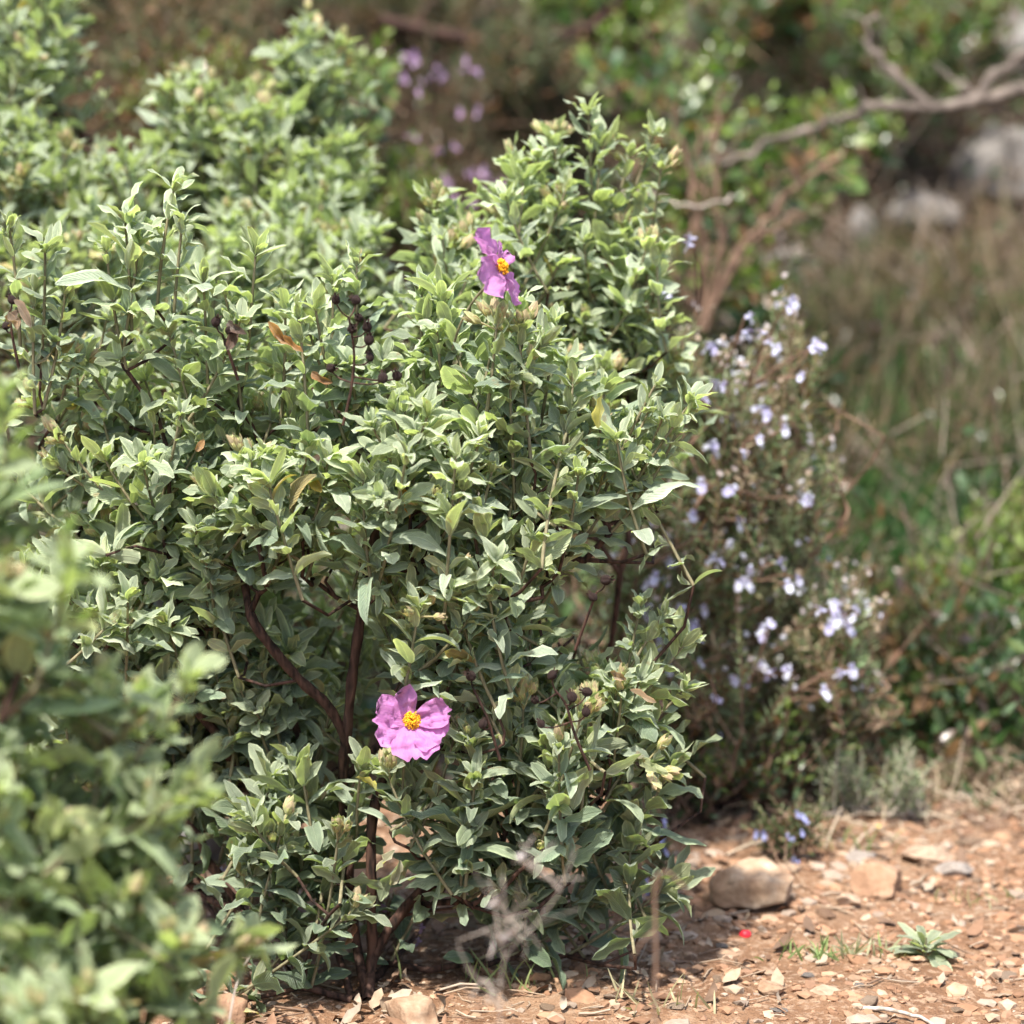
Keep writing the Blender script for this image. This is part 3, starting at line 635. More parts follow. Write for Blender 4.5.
# leaf carpet of low plants on the bank
rg = np.random.RandomState(44); a = Acc(); P, D, NN, L, T = [], [], [], [], []
pal = np.array([(0.05, 0.09, 0.03), (0.03, 0.05, 0.02), (0.12, 0.17, 0.06), (0.11, 0.055, 0.025), (0.05, 0.03, 0.02), (0.04, 0.08, 0.03), (0.15, 0.085, 0.04), (0.10, 0.15, 0.08)])
for k in range(3600):
    px, py = rg.uniform(-80, 1120), rg.uniform(-180, 790)
    if blocked(px, py) and rg.rand() < 0.8: continue
    if px > 790 and 225 < py < 700 and rg.rand() < 0.85: continue
    q = hit(px, py); c = pal[rg.randint(len(pal))]; nb = rg.randint(6, 22); hh = rg.uniform(0.02, 0.16)
    for t_ in range(nb):
        P.append(q + np.array([rg.normal(0, 0.035), rg.normal(0, 0.035), rg.uniform(0, hh)])); D.append(norm(rg.normal(0, 1, 3)) + UP * 0.3); NN.append(rg.normal(0, 0.6, 3) + UP)
        L.append(rg.uniform(0.010, 0.028)); T.append(c * rg.uniform(0.6, 1.4))
P, D, NN, L, T = map(np.array, (P, D, NN, L, T))
leaves(a, P, D, NN, L, L * 0.42, bend=-0.4, fold=0.2, tint=T, nu=3, nv=2, rng=rg)
o = a.build('ground_cover', M_GLOSS); tag(o, 'dark low leafy ground cover all over the bank', 'ground cover', kind='stuff')

rg = np.random.RandomState(47); a = Acc()
for k in range(2300):
    px, py = rg.uniform(-80, 1120), rg.uniform(-180, 760)
    if k > 1500: px, py = rg.uniform(560, 1100), rg.uniform(-60, 300)
    if blocked(px, py - 10) and rg.rand() < 0.6: continue
    q = hit(px, py); d = norm(rg.normal(0, 1, 3) + UP * 0.7); d[2] = abs(d[2]); L = rg.uniform(0.05, 0.22)
    c = np.array([(0.22, 0.17, 0.13), (0.14, 0.08, 0.05), (0.30, 0.24, 0.19), (0.09, 0.06, 0.045)][rg.randint(4)])
    m_ = q + d * L * 0.5 + rg.normal(0, 0.012, 3); e_ = q + d * L + rg.normal(0, 0.015, 3); tube(a, smooth_path([q, m_, e_], 3), np.linspace(0.0018, 0.0007, 7) * rg.uniform(0.5, 1.4), 4, t=c)
    for z_ in range(2):
        f_ = m_ + (e_ - m_) * rg.rand(); tube(a, [f_, f_ + norm(rg.normal(0, 1, 3) + UP * 0.4) * L * 0.35], 0.0007, 4, t=c)
o = a.build('brushwood', M_LITTER); tag(o, 'tangled fine brown and grey twigs all through the bank scrub', 'brushwood', kind='stuff')

# shrubs on the bank
def lob(*a): return [tuple(x) for x in a]
shrub('glossy_shrub', 'glossy green shrub with orange tinged leaves behind the rosemary', 'shrub',
      lob((690, 110, 3.25, 90, 70, 0.15), (640, 60, 3.3, 70, 50, 0.15), (760, 170, 3.2, 110, 50, 0.13), (840, 130, 3.3, 60, 40, 0.1), (700, 250, 3.1, 90, 70, 0.12), (760, 300, 3.05, 40, 30, 0.06)),
      170, (720, 330), 51, LENTISK, M_GLOSS, length=0.075, bark=M_GREYBARK, r_max=0.007, shootmat=M_TWIG, density=0.8)
shrub('glossy_shrub', 'glossy green shrub filling the top right edge above the dead branch', 'shrub',
      lob((820, 20, 3.9, 110, 60, 0.2), (930, 20, 3.9, 100, 60, 0.2), (760, -10, 3.9, 80, 60, 0.2), (900, 70, 3.8, 60, 30, 0.15)),
      190, (850, 150), 52, style(LENTISK, pdead=0.2, mature=[(0.06, 0.12, 0.045), (0.10, 0.16, 0.08), (0.05, 0.10, 0.035), (0.15, 0.18, 0.10)]), M_GLOSS, length=0.085, bark=M_TWIG, r_max=0.008, shootmat=M_TWIG)
shrub('heath_shrub', 'dark twiggy shrub with tiny purple flowers at the top centre', 'shrub',
      lob((430, 90, 3.5, 90, 70, 0.15), (380, 130, 3.4, 60, 60, 0.1), (470, 190, 3.3, 70, 50, 0.1), (540, 90, 3.6, 70, 60, 0.1)),
      150, (430, 260), 53, HEATH, M_NEED, length=0.10, bark=M_BARK, shootmat=M_TWIG, r_max=0.006, density=0.7)
shrub('brown_shrub', 'reddish brown half dry shrub at the top left behind pale shrub', 'shrub',
      lob((170, 40, 3.3, 110, 80, 0.15), (90, 90, 3.3, 80, 60, 0.12), (260, 60, 3.4, 60, 70, 0.12), (170, 130, 3.2, 90, 50, 0.12)),
      150, (170, 250), 54, style(HEATH, L=0.016, W=0.005, mature=[(0.16, 0.09, 0.045), (0.10, 0.08, 0.04), (0.08, 0.10, 0.045), (0.20, 0.12, 0.07)]), M_NEED, length=0.10, bark=M_TWIG, shootmat=M_TWIG, density=0.8)
shrub('green_shrub', 'mid green bush between the purple flowers and the pale left shrub', 'shrub',
      lob((360, 90, 3.0, 50, 60, 0.1), (345, 180, 2.95, 60, 60, 0.1)), 60, (350, 300), 55, style(LENTISK, pdead=0.08, L=0.022, W=0.010), M_GLOSS, length=0.07, shootmat=M_TWIG)
shrub('green_shrub', 'dark green low bush beneath the rosemary flowers', 'shrub',
      lob((750, 745, 2.42, 115, 50, 0.08), (850, 720, 2.48, 55, 60, 0.06), (680, 760, 2.36, 60, 40, 0.05)), 210, (760, 812), 56,
      style(LENTISK, pdead=0.07, L=0.017, W=0.006, mature=[(0.05, 0.09, 0.04), (0.06, 0.11, 0.05), (0.04, 0.07, 0.03), (0.09, 0.13, 0.07)]), M_GLOSS, length=0.05, shootmat=M_TWIG)
shrub('green_shrub', 'leafy bush with yellowing leaves right of the rosemary', 'shrub',
      lob((890, 650, 2.75, 70, 40, 0.08), (960, 620, 2.8, 50, 30, 0.06)), 70, (910, 690), 57,
      style(LENTISK, pdead=0.10, L=0.024, W=0.010, dead=(0.40, 0.25, 0.04)), M_GLOSS, length=0.06, shootmat=M_TWIG)

BR = style(HEATH, L=0.020, W=0.0065, mature=[(0.07, 0.06, 0.035), (0.06, 0.08, 0.035), (0.12, 0.075, 0.045), (0.05, 0.065, 0.03)])
for k, (lab, px, py, Y, rx, ry, st_, mt) in enumerate([
    ('dark brown scrubby bush along the top edge right of the pale left shrub', 250, -10, 3.9, 120, 60, BR, M_NEED),
    ('shadowy scrub bush at the top edge above the purple flowers', 420, 0, 4.0, 90, 50, BR, M_NEED),
    ('brownish scrub bush between the purple flowers and the glossy shrub', 560, 110, 3.7, 60, 90, BR, M_NEED),
    ('dark scrub bush at the top edge left of the glossy shrub', 600, 0, 4.0, 90, 50, style(LENTISK, pdead=0.12), M_GLOSS),
    ('reddish scrub bush at the top left corner behind the pale shrub', 60, -10, 3.9, 90, 70, BR, M_NEED),
    ('green brown scrub bush behind the pale left shrub near its highest tip', 200, 90, 3.2, 80, 50, style(LENTISK, pdead=0.25, L=0.02, W=0.009, mature=[(0.06, 0.08, 0.035), (0.09, 0.07, 0.04)]), M_GLOSS),
    ('dark green bush under the purple flowers', 400, 190, 3.05, 50, 50, style(LENTISK, pdead=0.1, L=0.018, W=0.007), M_GLOSS),
    ('dusky twiggy bush right of the purple flowers above the middle shrub', 520, 70, 3.6, 60, 60, BR, M_NEED),
    ('dark green bush with rounded leaves at the right edge above the dry roots', 1010, 610, 2.85, 50, 40, style(LENTISK, pdead=0.04, L=0.020, W=0.012), M_GLOSS),
    ('brown twiggy bush behind the rosemary base and dry roots', 900, 720, 2.7, 90, 40, BR, M_NEED)]):
    shrub('scrub_bush', lab, 'bush', lob((px, py, Y, rx, ry, 0.14)), 150, (px, py + ry * 1.5), 150 + k, st_, mt, length=0.08, shootmat=M_TWIG, bark=M_TWIG, shell=0.2, upw=0.9, density=0.8)

# bare branches
def branch_thing(name, label, cat, paths, mat, jit=0.004, seed=1, sides=7, twigs=0, tw_len=0.06):
    rng = np.random.RandomState(seed); a = Acc(); P0 = np.array(paths[0][0][0])
    for pts, r0, r1 in paths:
        p = smooth_path(pts, 6); p = p + rng.normal(0, jit, p.shape) * np.linspace(0, 1, len(p))[:, None]
        tube(a, p, np.linspace(r0, r1, len(p)) * (1 + 0.15 * rng.rand(len(p))), sides, t=(0.4, 0.35, 0.3))
        for k in range(twigs):
            i = rng.randint(1, len(p) - 1); d = norm(rng.normal(0, 1, 3) + UP * 0.6); L = tw_len * rng.uniform(0.4, 1.2)
            q = p[i] + d[None] * np.linspace(0, L, 5)[:, None] + np.cumsum(rng.normal(0, 0.003, (5, 3)), 0); q[0] = p[i]
            tube(a, q, np.linspace(r1 * 0.6, r1 * 0.25, 5), 5, t=(0.4, 0.35, 0.3))
    o = a.build(name, mat, None, P0); tag(o, label, cat); return o
def pl(Y, *pp): return [at(x, y, Y if len(z) == 0 else z[0]) for x, y, *z in pp]
branch_thing('dead_branch', 'long bleached grey dead branch reaching in from the right edge', 'branch', [
    (pl(3.12, (1150, 150), (1040, 92), (980, 100), (930, 108), (872, 106), (850, 118), (800, 132), (740, 158), (690, 170)), 0.008, 0.003),
    (pl(3.12, (930, 108), (900, 80), (870, 45), (880, 5)), 0.006, 0.003),
    (pl(3.12, (980, 100), (1000, 70), (1060, 30)), 0.007, 0.004)], M_GREYBARK, seed=61, twigs=6)
branch_thing('dead_branch', 'thin pale dead branch lying level behind the tip of the central shrub', 'branch', [
    (pl(2.75, (600, 215), (620, 196), (650, 194), (690, 208), (728, 196)), 0.0028, 0.0012)], M_DRYTWIG, seed=62, twigs=3)
branch_thing('dead_branch', 'dark thick branch slanting through the shade at the top centre', 'branch', [
    (pl(3.6, (380, 20), (480, 40), (560, 35), (610, 10), (640, -30)), 0.008, 0.005)], M_BARK, seed=63, twigs=4)
branch_thing('twiggy_shrub', 'bare reddish upright twigs in front of the glossy shrub', 'shrub', [
    (pl(3.0, (700, 330), (705, 250), (690, 180), (672, 110)), 0.004, 0.002), (pl(3.0, (705, 320), (722, 240), (712, 170), (722, 90)), 0.004, 0.002),
    (pl(3.0, (702, 320), (660, 250), (640, 190), (640, 140)), 0.003, 0.0015), (pl(3.0, (705, 320), (750, 240), (790, 190), (850, 150)), 0.004, 0.002),
    (pl(3.0, (705, 330), (730, 260), (770, 230), (800, 215)), 0.003, 0.0015), (pl(3.0, (700, 330), (690, 240), (705, 200), (700, 130)), 0.003, 0.0015)], M_TWIG, seed=64, twigs=10)
branch_thing('dry_root', 'pale gnarled dry root lying at the edge of the grass', 'root', [
    ([hit(968, 812) + UP * 0.006, at(945, 775, 2.6), at(915, 752, 2.62), at(880, 745, 2.63)], 0.006, 0.004), ([at(945, 775, 2.6), at(930, 735, 2.62), at(905, 700, 2.66)], 0.004, 0.002),
    ([at(915, 752, 2.62), hit(880, 800) + UP * 0.004], 0.004, 0.002), ([at(915, 752, 2.62), at(960, 740, 2.64), hit(1010, 770) + UP * 0.005], 0.005, 0.003)], M_DRYTWIG, seed=65, twigs=5, tw_len=0.04)
branch_thing('dry_twig', 'pale dry twig lying across the soil at the lower right corner', 'twig', [
    ([hit(862, 1016) + UP * 0.003, hit(905, 1020) + UP * 0.004, hit(950, 1036) + UP * 0.003], 0.0016, 0.001)], M_DRYTWIG, seed=66, sides=6, jit=0.001)
branch_thing('dry_twig', 'curved brown twig standing from the soil near the right edge', 'twig', [
    ([hit(1000, 985) + UP * 0.002, at(1003, 965, 2.09), at(1015, 955, 2.09), at(1030, 958, 2.09)], 0.0012, 0.0008)], M_TWIG, seed=67, sides=6, jit=0.001)
branch_thing('dry_twig', 'pale upright dry twig at the foot of the bush by the grey tuft', 'twig', [
    ([hit(815, 812) + UP * 0.002, at(810, 790, 2.5), at(800, 762, 2.5)], 0.003, 0.0015)], M_DRYTWIG, seed=68, sides=6, jit=0.001)

# ================================================================== ROSEMARY
def lip_flower(name, mat, tints, seed, size=0.0055):
    rng = np.random.RandomState(seed); a = Acc(); P, D, NN, L, W, T = [], [], [], [], [], []
    fwd = np.array([0, -1.0, 0.15])
    tube(a, [np.zeros(3), norm(fwd) * size * 0.6], [size * 0.12, size * 0.25], 6, t=tints[0])
    for (ang, ln, wd, out_) in [(75, 0.9, 0.5, 0.3), (105, 0.9, 0.5, 0.3), (190, 0.8, 0.4, 0.7), (-10, 0.8, 0.4, 0.7), (-90, 1.4, 1.1, 1.3)]:
        aa = math.radians(ang); r = np.array([math.cos(aa), 0, math.sin(aa)])
        P.append(norm(fwd) * size * 0.55); D.append(r + norm(fwd) * out_); NN.append(norm(fwd) - r * 0.2); L.append(size * ln); W.append(size * wd); T.append(tints[rng.randint(len(tints))])
    leaves(a, *map(np.array, (P, D, NN)), np.array(L), np.array(W), bend=-0.7, fold=0.1, wave=0.25, tint=np.array(T), nu=5, nv=3, prof=(0.5, 0.35), rng=rng)
    for s in (-1, 1):
        tube(a, [norm(fwd) * size * 0.6, norm(fwd) * size * 1.0 + UP * size * 0.5 + X * s * size * 0.1, norm(fwd) * size * 1.4 + UP * size * 0.5], size * 0.035, 4, t=(0.4, 0.3, 0.55))
    ob = a.build(name, mat); me = ob.data; bpy.data.objects.remove(ob); return me
LIL = [(0.66, 0.62, 0.86), (0.74, 0.71, 0.90), (0.56, 0.50, 0.80)]
ME_ROS = [lip_flower('flower', M_LILAC, LIL, s) for s in (1, 2, 3)]
ME_BLUE = [lip_flower('flower', M_LILAC, [(0.38, 0.38, 0.75), (0.48, 0.48, 0.82)], s) for s in (4, 5)]
ME_PURP = [lip_flower('flower', M_LILAC, [(0.46, 0.25, 0.46), (0.55, 0.36, 0.55)], s) for s in (6, 7)]
def put_flowers(o, pts, meshes, rng, smin=0.8, smax=1.3, name='flower'):
    for p in pts:
        f = bpy.data.objects.new(name, meshes[rng.randint(len(meshes))]); COL.objects.link(f); f.parent = o
        f.location = Vector(p) - o.location; s = rng.uniform(smin, smax); f.scale = (s, s, s)
        f.rotation_euler = (rng.normal(0.1, 0.35), rng.normal(0, 0.4), rng.normal(0, 0.9))
rosl = lob((705, 370, 2.40, 65, 60, 0.07), (785, 350, 2.45, 45, 55, 0.06), (735, 450, 2.42, 85, 70, 0.09), (650, 480, 2.38, 60, 80, 0.06), (770, 530, 2.44, 70, 70, 0.09), (690, 570, 2.40, 90, 80, 0.09),
           (820, 610, 2.42, 70, 50, 0.08, 1.8), (790, 480, 2.44, 55, 60, 0.06, 0.7), (830, 690, 2.44, 55, 40, 0.06), (700, 660, 2.40, 100, 60, 0.09), (800, 680, 2.46, 75, 40, 0.08), (640, 600, 2.34, 50, 70, 0.05))
ros, tips = shrub('rosemary_shrub', 'airy rosemary bush with pale lilac flowers right of the central shrub', 'shrub', rosl, 640, (700, 800), 71, ROSEM, M_NEED, length=0.10,
                  root=[hit(690, 800), hit(720, 795)], bark=M_TWIG, shootmat=M_TWIG, r_max=0.004, upw=1.0, shell=0.3)
rg = np.random.RandomState(72)
fp = [(786, 303), (745, 317), (739, 328), (770, 330), (761, 345), (714, 347), (781, 352), (810, 348), (818, 346), (803, 378), (719, 383), (698, 398), (762, 405), (768, 416), (785, 425),
      (758, 440), (712, 445), (741, 452), (700, 480), (728, 490), (801, 498), (812, 499), (744, 520), (655, 575), (661, 579), (648, 582), (770, 625), (765, 632), (742, 583), (790, 585), (798, 579),
      (825, 610), (835, 604), (840, 615), (851, 606), (855, 618), (832, 622), (843, 628), (705, 610), (735, 675), (742, 680), (762, 664), (765, 672), (790, 670), (823, 690), (843, 677), (850, 672),
      (690, 640), (668, 668), (712, 700), (722, 735), (670, 560), (716, 560), (729, 545), (664, 292), (697, 243), (690, 520), (757, 565), (775, 560), (648, 610), (700, 660), (660, 640), (682, 606), (693, 622)]
pts = []
tipsA = np.array([t[0] for t in tips])
for x, y in fp:
    for k in range(1 + (rg.rand() < 0.25)):
        pts.append(at(x + rg.normal(0, 2.0), y + rg.normal(0, 2.0), rg.uniform(2.29, 2.37)))
# stalks carrying the flowers
rgs = np.random.RandomState(73)
for q in pts[:98]:
    a = Acc()
    dd = np.linalg.norm(tipsA - q, axis=1) + np.clip(tipsA[:, 2] - q[2], 0, 1) * 3; b = tipsA[int(np.argmin(dd))]
    tube(a, smooth_path([b - UP * 0.01, (b + q) / 2 + rgs.normal(0, 0.003, 3) + UP * -0.002, q + np.array([0, 0.003, -0.001])], 4), 0.0007, 5); a.build('flower_stalk', M_TWIG, ros, b)
put_flowers(ros, pts[:98], ME_ROS, rg, 0.8, 1.3)
q_ = [t[0] + UP * 0.002 for t in tips if rg.rand() < 0.75]; aF = Acc()
for q in q_:
    for k in range(3): leaves(aF, (q + rg.normal(0, 0.004, 3))[None], rg.normal(0, 1, 3)[None], rg.normal(0, 1, 3)[None], 0.0065, 0.005, bend=0.6, fold=0.4, tint=np.array([(0.62, 0.50, 0.52), (0.50, 0.36, 0.28), (0.72, 0.68, 0.84)][rg.randint(3)]), nu=3, nv=2, rng=rg)
aF.build('calyces', M_LILAC, ros, hit(690, 800))['kind'] = 'stuff'

# purple flowers on the heath shrub
heath = [o for o in COL.objects if o.name == 'heath_shrub'][0]; rg = np.random.RandomState(74); pts = []
for x, y, k in [(408, 55, 6), (415, 78, 4), (435, 72, 4), (470, 72, 5), (390, 85, 3), (450, 150, 3), (463, 112, 3), (425, 175, 7), (445, 183, 8), (475, 175, 6), (490, 190, 6), (455, 200, 6), (505, 185, 4), (420, 130, 2)]:
    pts += [at(x + rg.normal(0, 7), y + rg.normal(0, 5), 3.12 + rg.normal(0, 0.05)) for _ in range(k)]
put_flowers(heath, pts, ME_PURP, rg, 0.6, 1.1)
a = Acc(); hr = np.array(heath.location)
for q in pts: tube(a, smooth_path([q, q * 0.6 + hr * 0.4 + rg.normal(0, 0.02, 3), hr], 4), [0.0008] * 8 + [0.001], 4)
a.build('flower_stalks', M_TWIG, heath, hr)

# low blue flowered sprigs
def sprig(px, py, Y0, label, seed, fl, n=14, w=30, h=45, me=ME_BLUE, st=ROSEM, group=None, name='flowering_herb'):
    b = hit(px, py); o, tips = shrub(name, label, 'herb', lob((px, py - h * 0.5, b[1], w, h * 0.5, 0.02)), n, (px, py), seed, st, M_NEED, length=0.035, bark=M_TWIG, shootmat=M_TWIG, r_max=0.002, shell=0.3, upw=1.0, group=group)
    rng = np.random.RandomState(seed); put_flowers(o, [at(x + rng.normal(0, 1.5), y + rng.normal(0, 1.5), b[1] - 0.012) for x, y in fl], me, rng, 0.5, 0.8)
    for x, y in fl[::2]:
        a = Acc(); tube(a, smooth_path([b, (b + at(x, y, b[1])) / 2 + np.array([0, 0, 0.006]), at(x, y, b[1] - 0.01)], 4), 0.0006, 4); a.build('flower_stalk', M_TWIG, o, b)
    return o
ST_LOW = style(ROSEM, mature=[(0.06, 0.09, 0.04), (0.08, 0.11, 0.05)], L=0.010)
sprig(790, 862, 0, 'small dark green herb with two blue flower heads behind the largest stone', 81, [(804, 820), (806, 826), (803, 832), (800, 815), (758, 830), (762, 835), (787, 838), (791, 841), (795, 858), (797, 865)], w=50, h=44, n=30, st=ST_LOW)
sprig(655, 900, 0, 'herb with an upright pale blue flower spike at the right foot of central shrub', 82, [(662, 822), (664, 829), (661, 836), (663, 842), (660, 848), (642, 885), (640, 890), (645, 880), (650, 895), (625, 848), (622, 842)], w=26, h=80, n=18, st=ST_LOW)
sprig(235, 935, 0, 'grey twiggy herb with tiny mauve flowers left of the central stems', 83, [(238, 848), (241, 856), (237, 865), (243, 862), (224, 872), (220, 868), (228, 880), (232, 860)], w=55, h=60, n=46, me=ME_ROS, st=style(ROSEM, L=0.006, W=0.0015, node=0.004, mature=[(0.20, 0.20, 0.14), (0.26, 0.24, 0.18)]))
sprig(385, 955, 0, 'low mauve flowering herb seen through the stems of the central shrub', 84, [(383, 905), (381, 912), (378, 925), (384, 928), (425, 930), (421, 938)], w=40, h=40, n=24, me=ME_PURP, st=style(ROSEM, L=0.006, W=0.0015))
sprig(985, 720, 0, 'small herb with mauve blooms in the grass at the right', 85, [(977, 664), (984, 668), (1003, 670), (1008, 664), (980, 655)], w=30, h=50, n=14, me=ME_PURP, st=ST_LOW)
sprig(865, 345, 0, 'slender herb with mauve blooms behind the rosemary tips', 86, [(850, 338), (855, 335), (868, 325), (880, 322), (851, 362), (843, 336)], w=30, h=40, n=14, me=ME_PURP, st=ST_LOW)

# silvery tufts at the bank foot
ST_SAN = style(ROSEM, L=0.009, W=0.0022, node=0.0035, mature=[(0.22, 0.26, 0.17), (0.28, 0.30, 0.2)], young=(0.28, 0.34, 0.2), pdead=0.1, dead=(0.4, 0.33, 0.24))
for px, py, w_, h_, lab, sd in [(850, 822, 45, 60, 'silvery grey feathery tuft at the foot of the rosemary', 87), (905, 825, 32, 50, 'smaller pale feathery tuft next to the silvery one', 88), (1005, 735, 50, 80, 'straw green feathery bush at the right edge of the clearing', 89)]:
    b = hit(px, py); shrub('silvery_tuft', lab, 'tuft', lob((px, py - h_ * 0.5, b[1], w_, h_ * 0.5, 0.03)), 34, (px, py), sd, ST_SAN, M_NEED, length=0.045, bark=M_DRYTWIG, shootmat=M_DRYTWIG, r_max=0.002, shell=0.2, upw=1.3)

# ================================================================== GREY-LEAVED SHRUBS
Yc = 1.965
root_c = [hit(368, 1003), hit(352, 1000), hit(300, 985)]
r0, r1, r2 = root_c
stems = [
    [r0, at(356, 940, 1.96), at(348, 860, 1.97), at(343, 780, 1.97), at(347, 735, 1.965), at(352, 680, 1.96), at(362, 610, 1.955), at(374, 545, 1.95), at(385, 480, 1.955)],
    [at(347, 740, 1.965), at(328, 706, 1.96), at(300, 680, 1.955), at(270, 645, 1.95), at(252, 618, 1.95), at(246, 590, 1.96), at(240, 540, 1.98)],
    [r1, at(330, 920, 1.99), at(318, 820, 2.0), at(300, 740, 2.01), at(270, 660, 2.03), at(235, 560, 2.04)],
    [r2, at(285, 900, 2.0), at(278, 800, 2.02), at(290, 720, 2.05), at(300, 640, 2.06)],
    [r0, at(372, 950, 1.95), at(371, 880, 1.945), at(376, 800, 1.95), at(420, 700, 1.96), at(470, 620, 1.97), at(520, 540, 1.98)],
    [at(372, 960, 1.95), at(392, 925, 1.955), at(430, 885, 1.96), at(480, 872, 1.965), at(540, 850, 1.97), at(590, 800, 1.98)],
    [r1, at(420, 930, 2.03), at(470, 840, 2.06), at(540, 740, 2.06), at(580, 640, 2.05)],
    [at(343, 780, 1.97), at(400, 720, 2.01), at(450, 640, 2.03), at(480, 520, 2.04)],
]
main_lobes = [
    (140, 340, 2.03, 75, 100, 0.07, 0.6), (60, 400, 2.04, 80, 110, 0.08, 0.8), (245, 370, 2.0, 95, 70, 0.08, 0.7), (170, 480, 1.99, 120, 100, 0.10), (340, 360, 1.965, 60, 75, 0.06), (300, 480, 1.95, 110, 80, 0.08),
    (480, 370, 1.965, 90, 75, 0.08), (420, 470, 1.94, 100, 90, 0.09), (545, 440, 1.965, 80, 70, 0.08), (630, 452, 1.97, 45, 38, 0.04), (490, 560, 1.95, 80, 80, 0.08), (280, 690, 2.02, 90, 85, 0.05, 0.9),
    (110, 590, 2.0, 95, 70, 0.09), (440, 610, 1.95, 75, 70, 0.07), (535, 650, 1.975, 62, 80, 0.07), (625, 675, 1.985, 38, 42, 0.05), (615, 745, 1.985, 45, 50, 0.05), (540, 750, 1.95, 90, 75, 0.08, 0.8),
    (440, 790, 1.94, 70, 65, 0.07, 0.7), (330, 810, 1.95, 65, 60, 0.06, 0.35), (265, 830, 1.97, 50, 60, 0.06, 0.5), (300, 900, 1.95, 65, 60, 0.06, 0.5), (460, 860, 1.97, 36, 30, 0.05, 0.2), (520, 840, 1.96, 60, 45, 0.05, 0.6),
    (590, 835, 1.96, 55, 35, 0.04, 0.5), (180, 680, 2.1, 80, 80, 0.08), (640, 870, 1.97, 36, 30, 0.03, 0.3), (420, 950, 1.96, 40, 30, 0.04, 0.4), (290, 950, 1.96, 40, 30, 0.04, 0.45), (530, 930, 1.95, 50, 20, 0.03, 0.3),
    (290, 640, 2.12, 110, 110, 0.05, 0.9), (110, 680, 2.04, 100, 70, 0.07), (170, 770, 2.06, 80, 70, 0.07), (210, 560, 1.99, 60, 50, 0.05), (480, 480, 2.1, 180, 130, 0.05, 0.4), (200, 420, 2.12, 160, 120, 0.05, 0.5)]
holes = [(312, 655, 26, 46, 1.985), (358, 600, 15, 70, 1.965), (335, 742, 22, 22, 1.985), (415, 722, 42, 36, 1.97), (402, 880, 46, 42, 2.5), (235, 960, 50, 45, 3), (475, 985, 60, 40, 3), (620, 975, 70, 50, 3), (690, 885, 50, 60, 3), (550, 885, 26, 22, 3), (675, 560, 70, 55, 3)]
main_extra = []
for x, y, dx in ((140, 250, 0.2), (180, 225, 0.1), (228, 300, -0.1), (290, 310, 0.1), (30, 300, 0), (415, 300, -0.1), (450, 335, 0), (128, 225, 0), (165, 195, 0.1), (100, 258, -0.2), (255, 260, 0.1), (205, 285, 0), (15, 232, 0), (48, 255, 0.1), (72, 300, 0.3), (332, 288, 0), (362, 272, 0.1), (575, 372, 0.1), (648, 388, 0.4), (684, 405, 0.6),
                 (640, 415, 0.3), (688, 450, 0.9), (610, 400, 0.2), (655, 620, 0.5), (640, 612, 0.2), (682, 655, 0.9), (684, 700, 1.2), (686, 790, 1.3), (650, 770, 1.0), (600, 945, 2.2), (640, 850, 1.4), (662, 900, 1.6), (575, 955, 2.0), (440, 985, 0.5), (560, 330, 0.2), (515, 315, 0)):
    main_extra.append((at(x, y, 1.965), norm(np.array([dx, -0.1, 1.0])), 0.085))
main, tips = shrub('rockrose_shrub', 'sharp grey green leafy shrub with two pink blooms, at the centre', 'shrub', main_lobes, 430, None, 101, CISTUS, M_CIS, length=0.085, root=root_c,
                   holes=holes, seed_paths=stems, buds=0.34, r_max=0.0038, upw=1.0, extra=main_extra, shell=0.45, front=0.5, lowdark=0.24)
shrub('rockrose_shrub', 'softly blurred grey green shrub rising just behind the upper pink bloom', 'shrub',
      lob((560, 190, 2.2, 60, 65, 0.05), (520, 250, 2.18, 90, 70, 0.08), (610, 290, 2.2, 70, 90, 0.07), (640, 180, 2.22, 40, 40, 0.04, 0.6), (560, 360, 2.16, 90, 70, 0.07), (650, 380, 2.2, 45, 60, 0.05), (450, 290, 2.16, 60, 60, 0.06), (430, 230, 2.2, 35, 35, 0.03, 0.6)),
      84, None, 102, style(CISTUS, nu=5, nv=3, pdead=0.006, node=0.0125), M_CIS, length=0.09, lscale=1.0, r_max=0.0026, extra=[(at(x, y, 2.2), norm(np.array([dx, 0, 1.0])), 0.09) for x, y, dx in ((592, 118, 0), (655, 140, 0.4), (432, 205, 0.1), (640, 165, 0.5), (672, 330, 0.6), (560, 150, -0.1), (520, 170, -0.2))], root=[at(560, 800, 2.3) * [1, 1, 0]], buds=0.5, upw=1.3, shell=0.35)
shrub('rockrose_shrub', 'blurred pale green shrub behind, filling the upper left', 'shrub',
      lob((30, 60, 2.55, 50, 80, 0.08), (30, 190, 2.45, 80, 90, 0.10), (130, 220, 2.45, 80, 80, 0.10), (190, 150, 2.5, 50, 70, 0.07), (260, 160, 2.5, 70, 70, 0.08), (310, 80, 2.55, 40, 70, 0.06), (290, 260, 2.4, 80, 80, 0.09), (220, 290, 2.35, 80, 60, 0.08), (370, 330, 2.35, 50, 50, 0.05), (50, 290, 2.3, 90, 60, 0.07), (330, 190, 2.45, 45, 70, 0.06), (20, 10, 2.6, 60, 60, 0.08), (340, 270, 2.35, 50, 60, 0.06)),
      400, None, 103, style(CISTUS_FAR, pdead=0.02, young=(0.42, 0.48, 0.32)), M_CIS, length=0.085, root=[at(160, 800, 2.5) * [1, 1, 0], at(260, 800, 2.5) * [1, 1, 0]], buds=0.25, upw=1.3, shell=0.3)
near_root = [np.array([-0.36, 1.42, 0.0]), np.array([-0.30, 1.46, 0.0])]
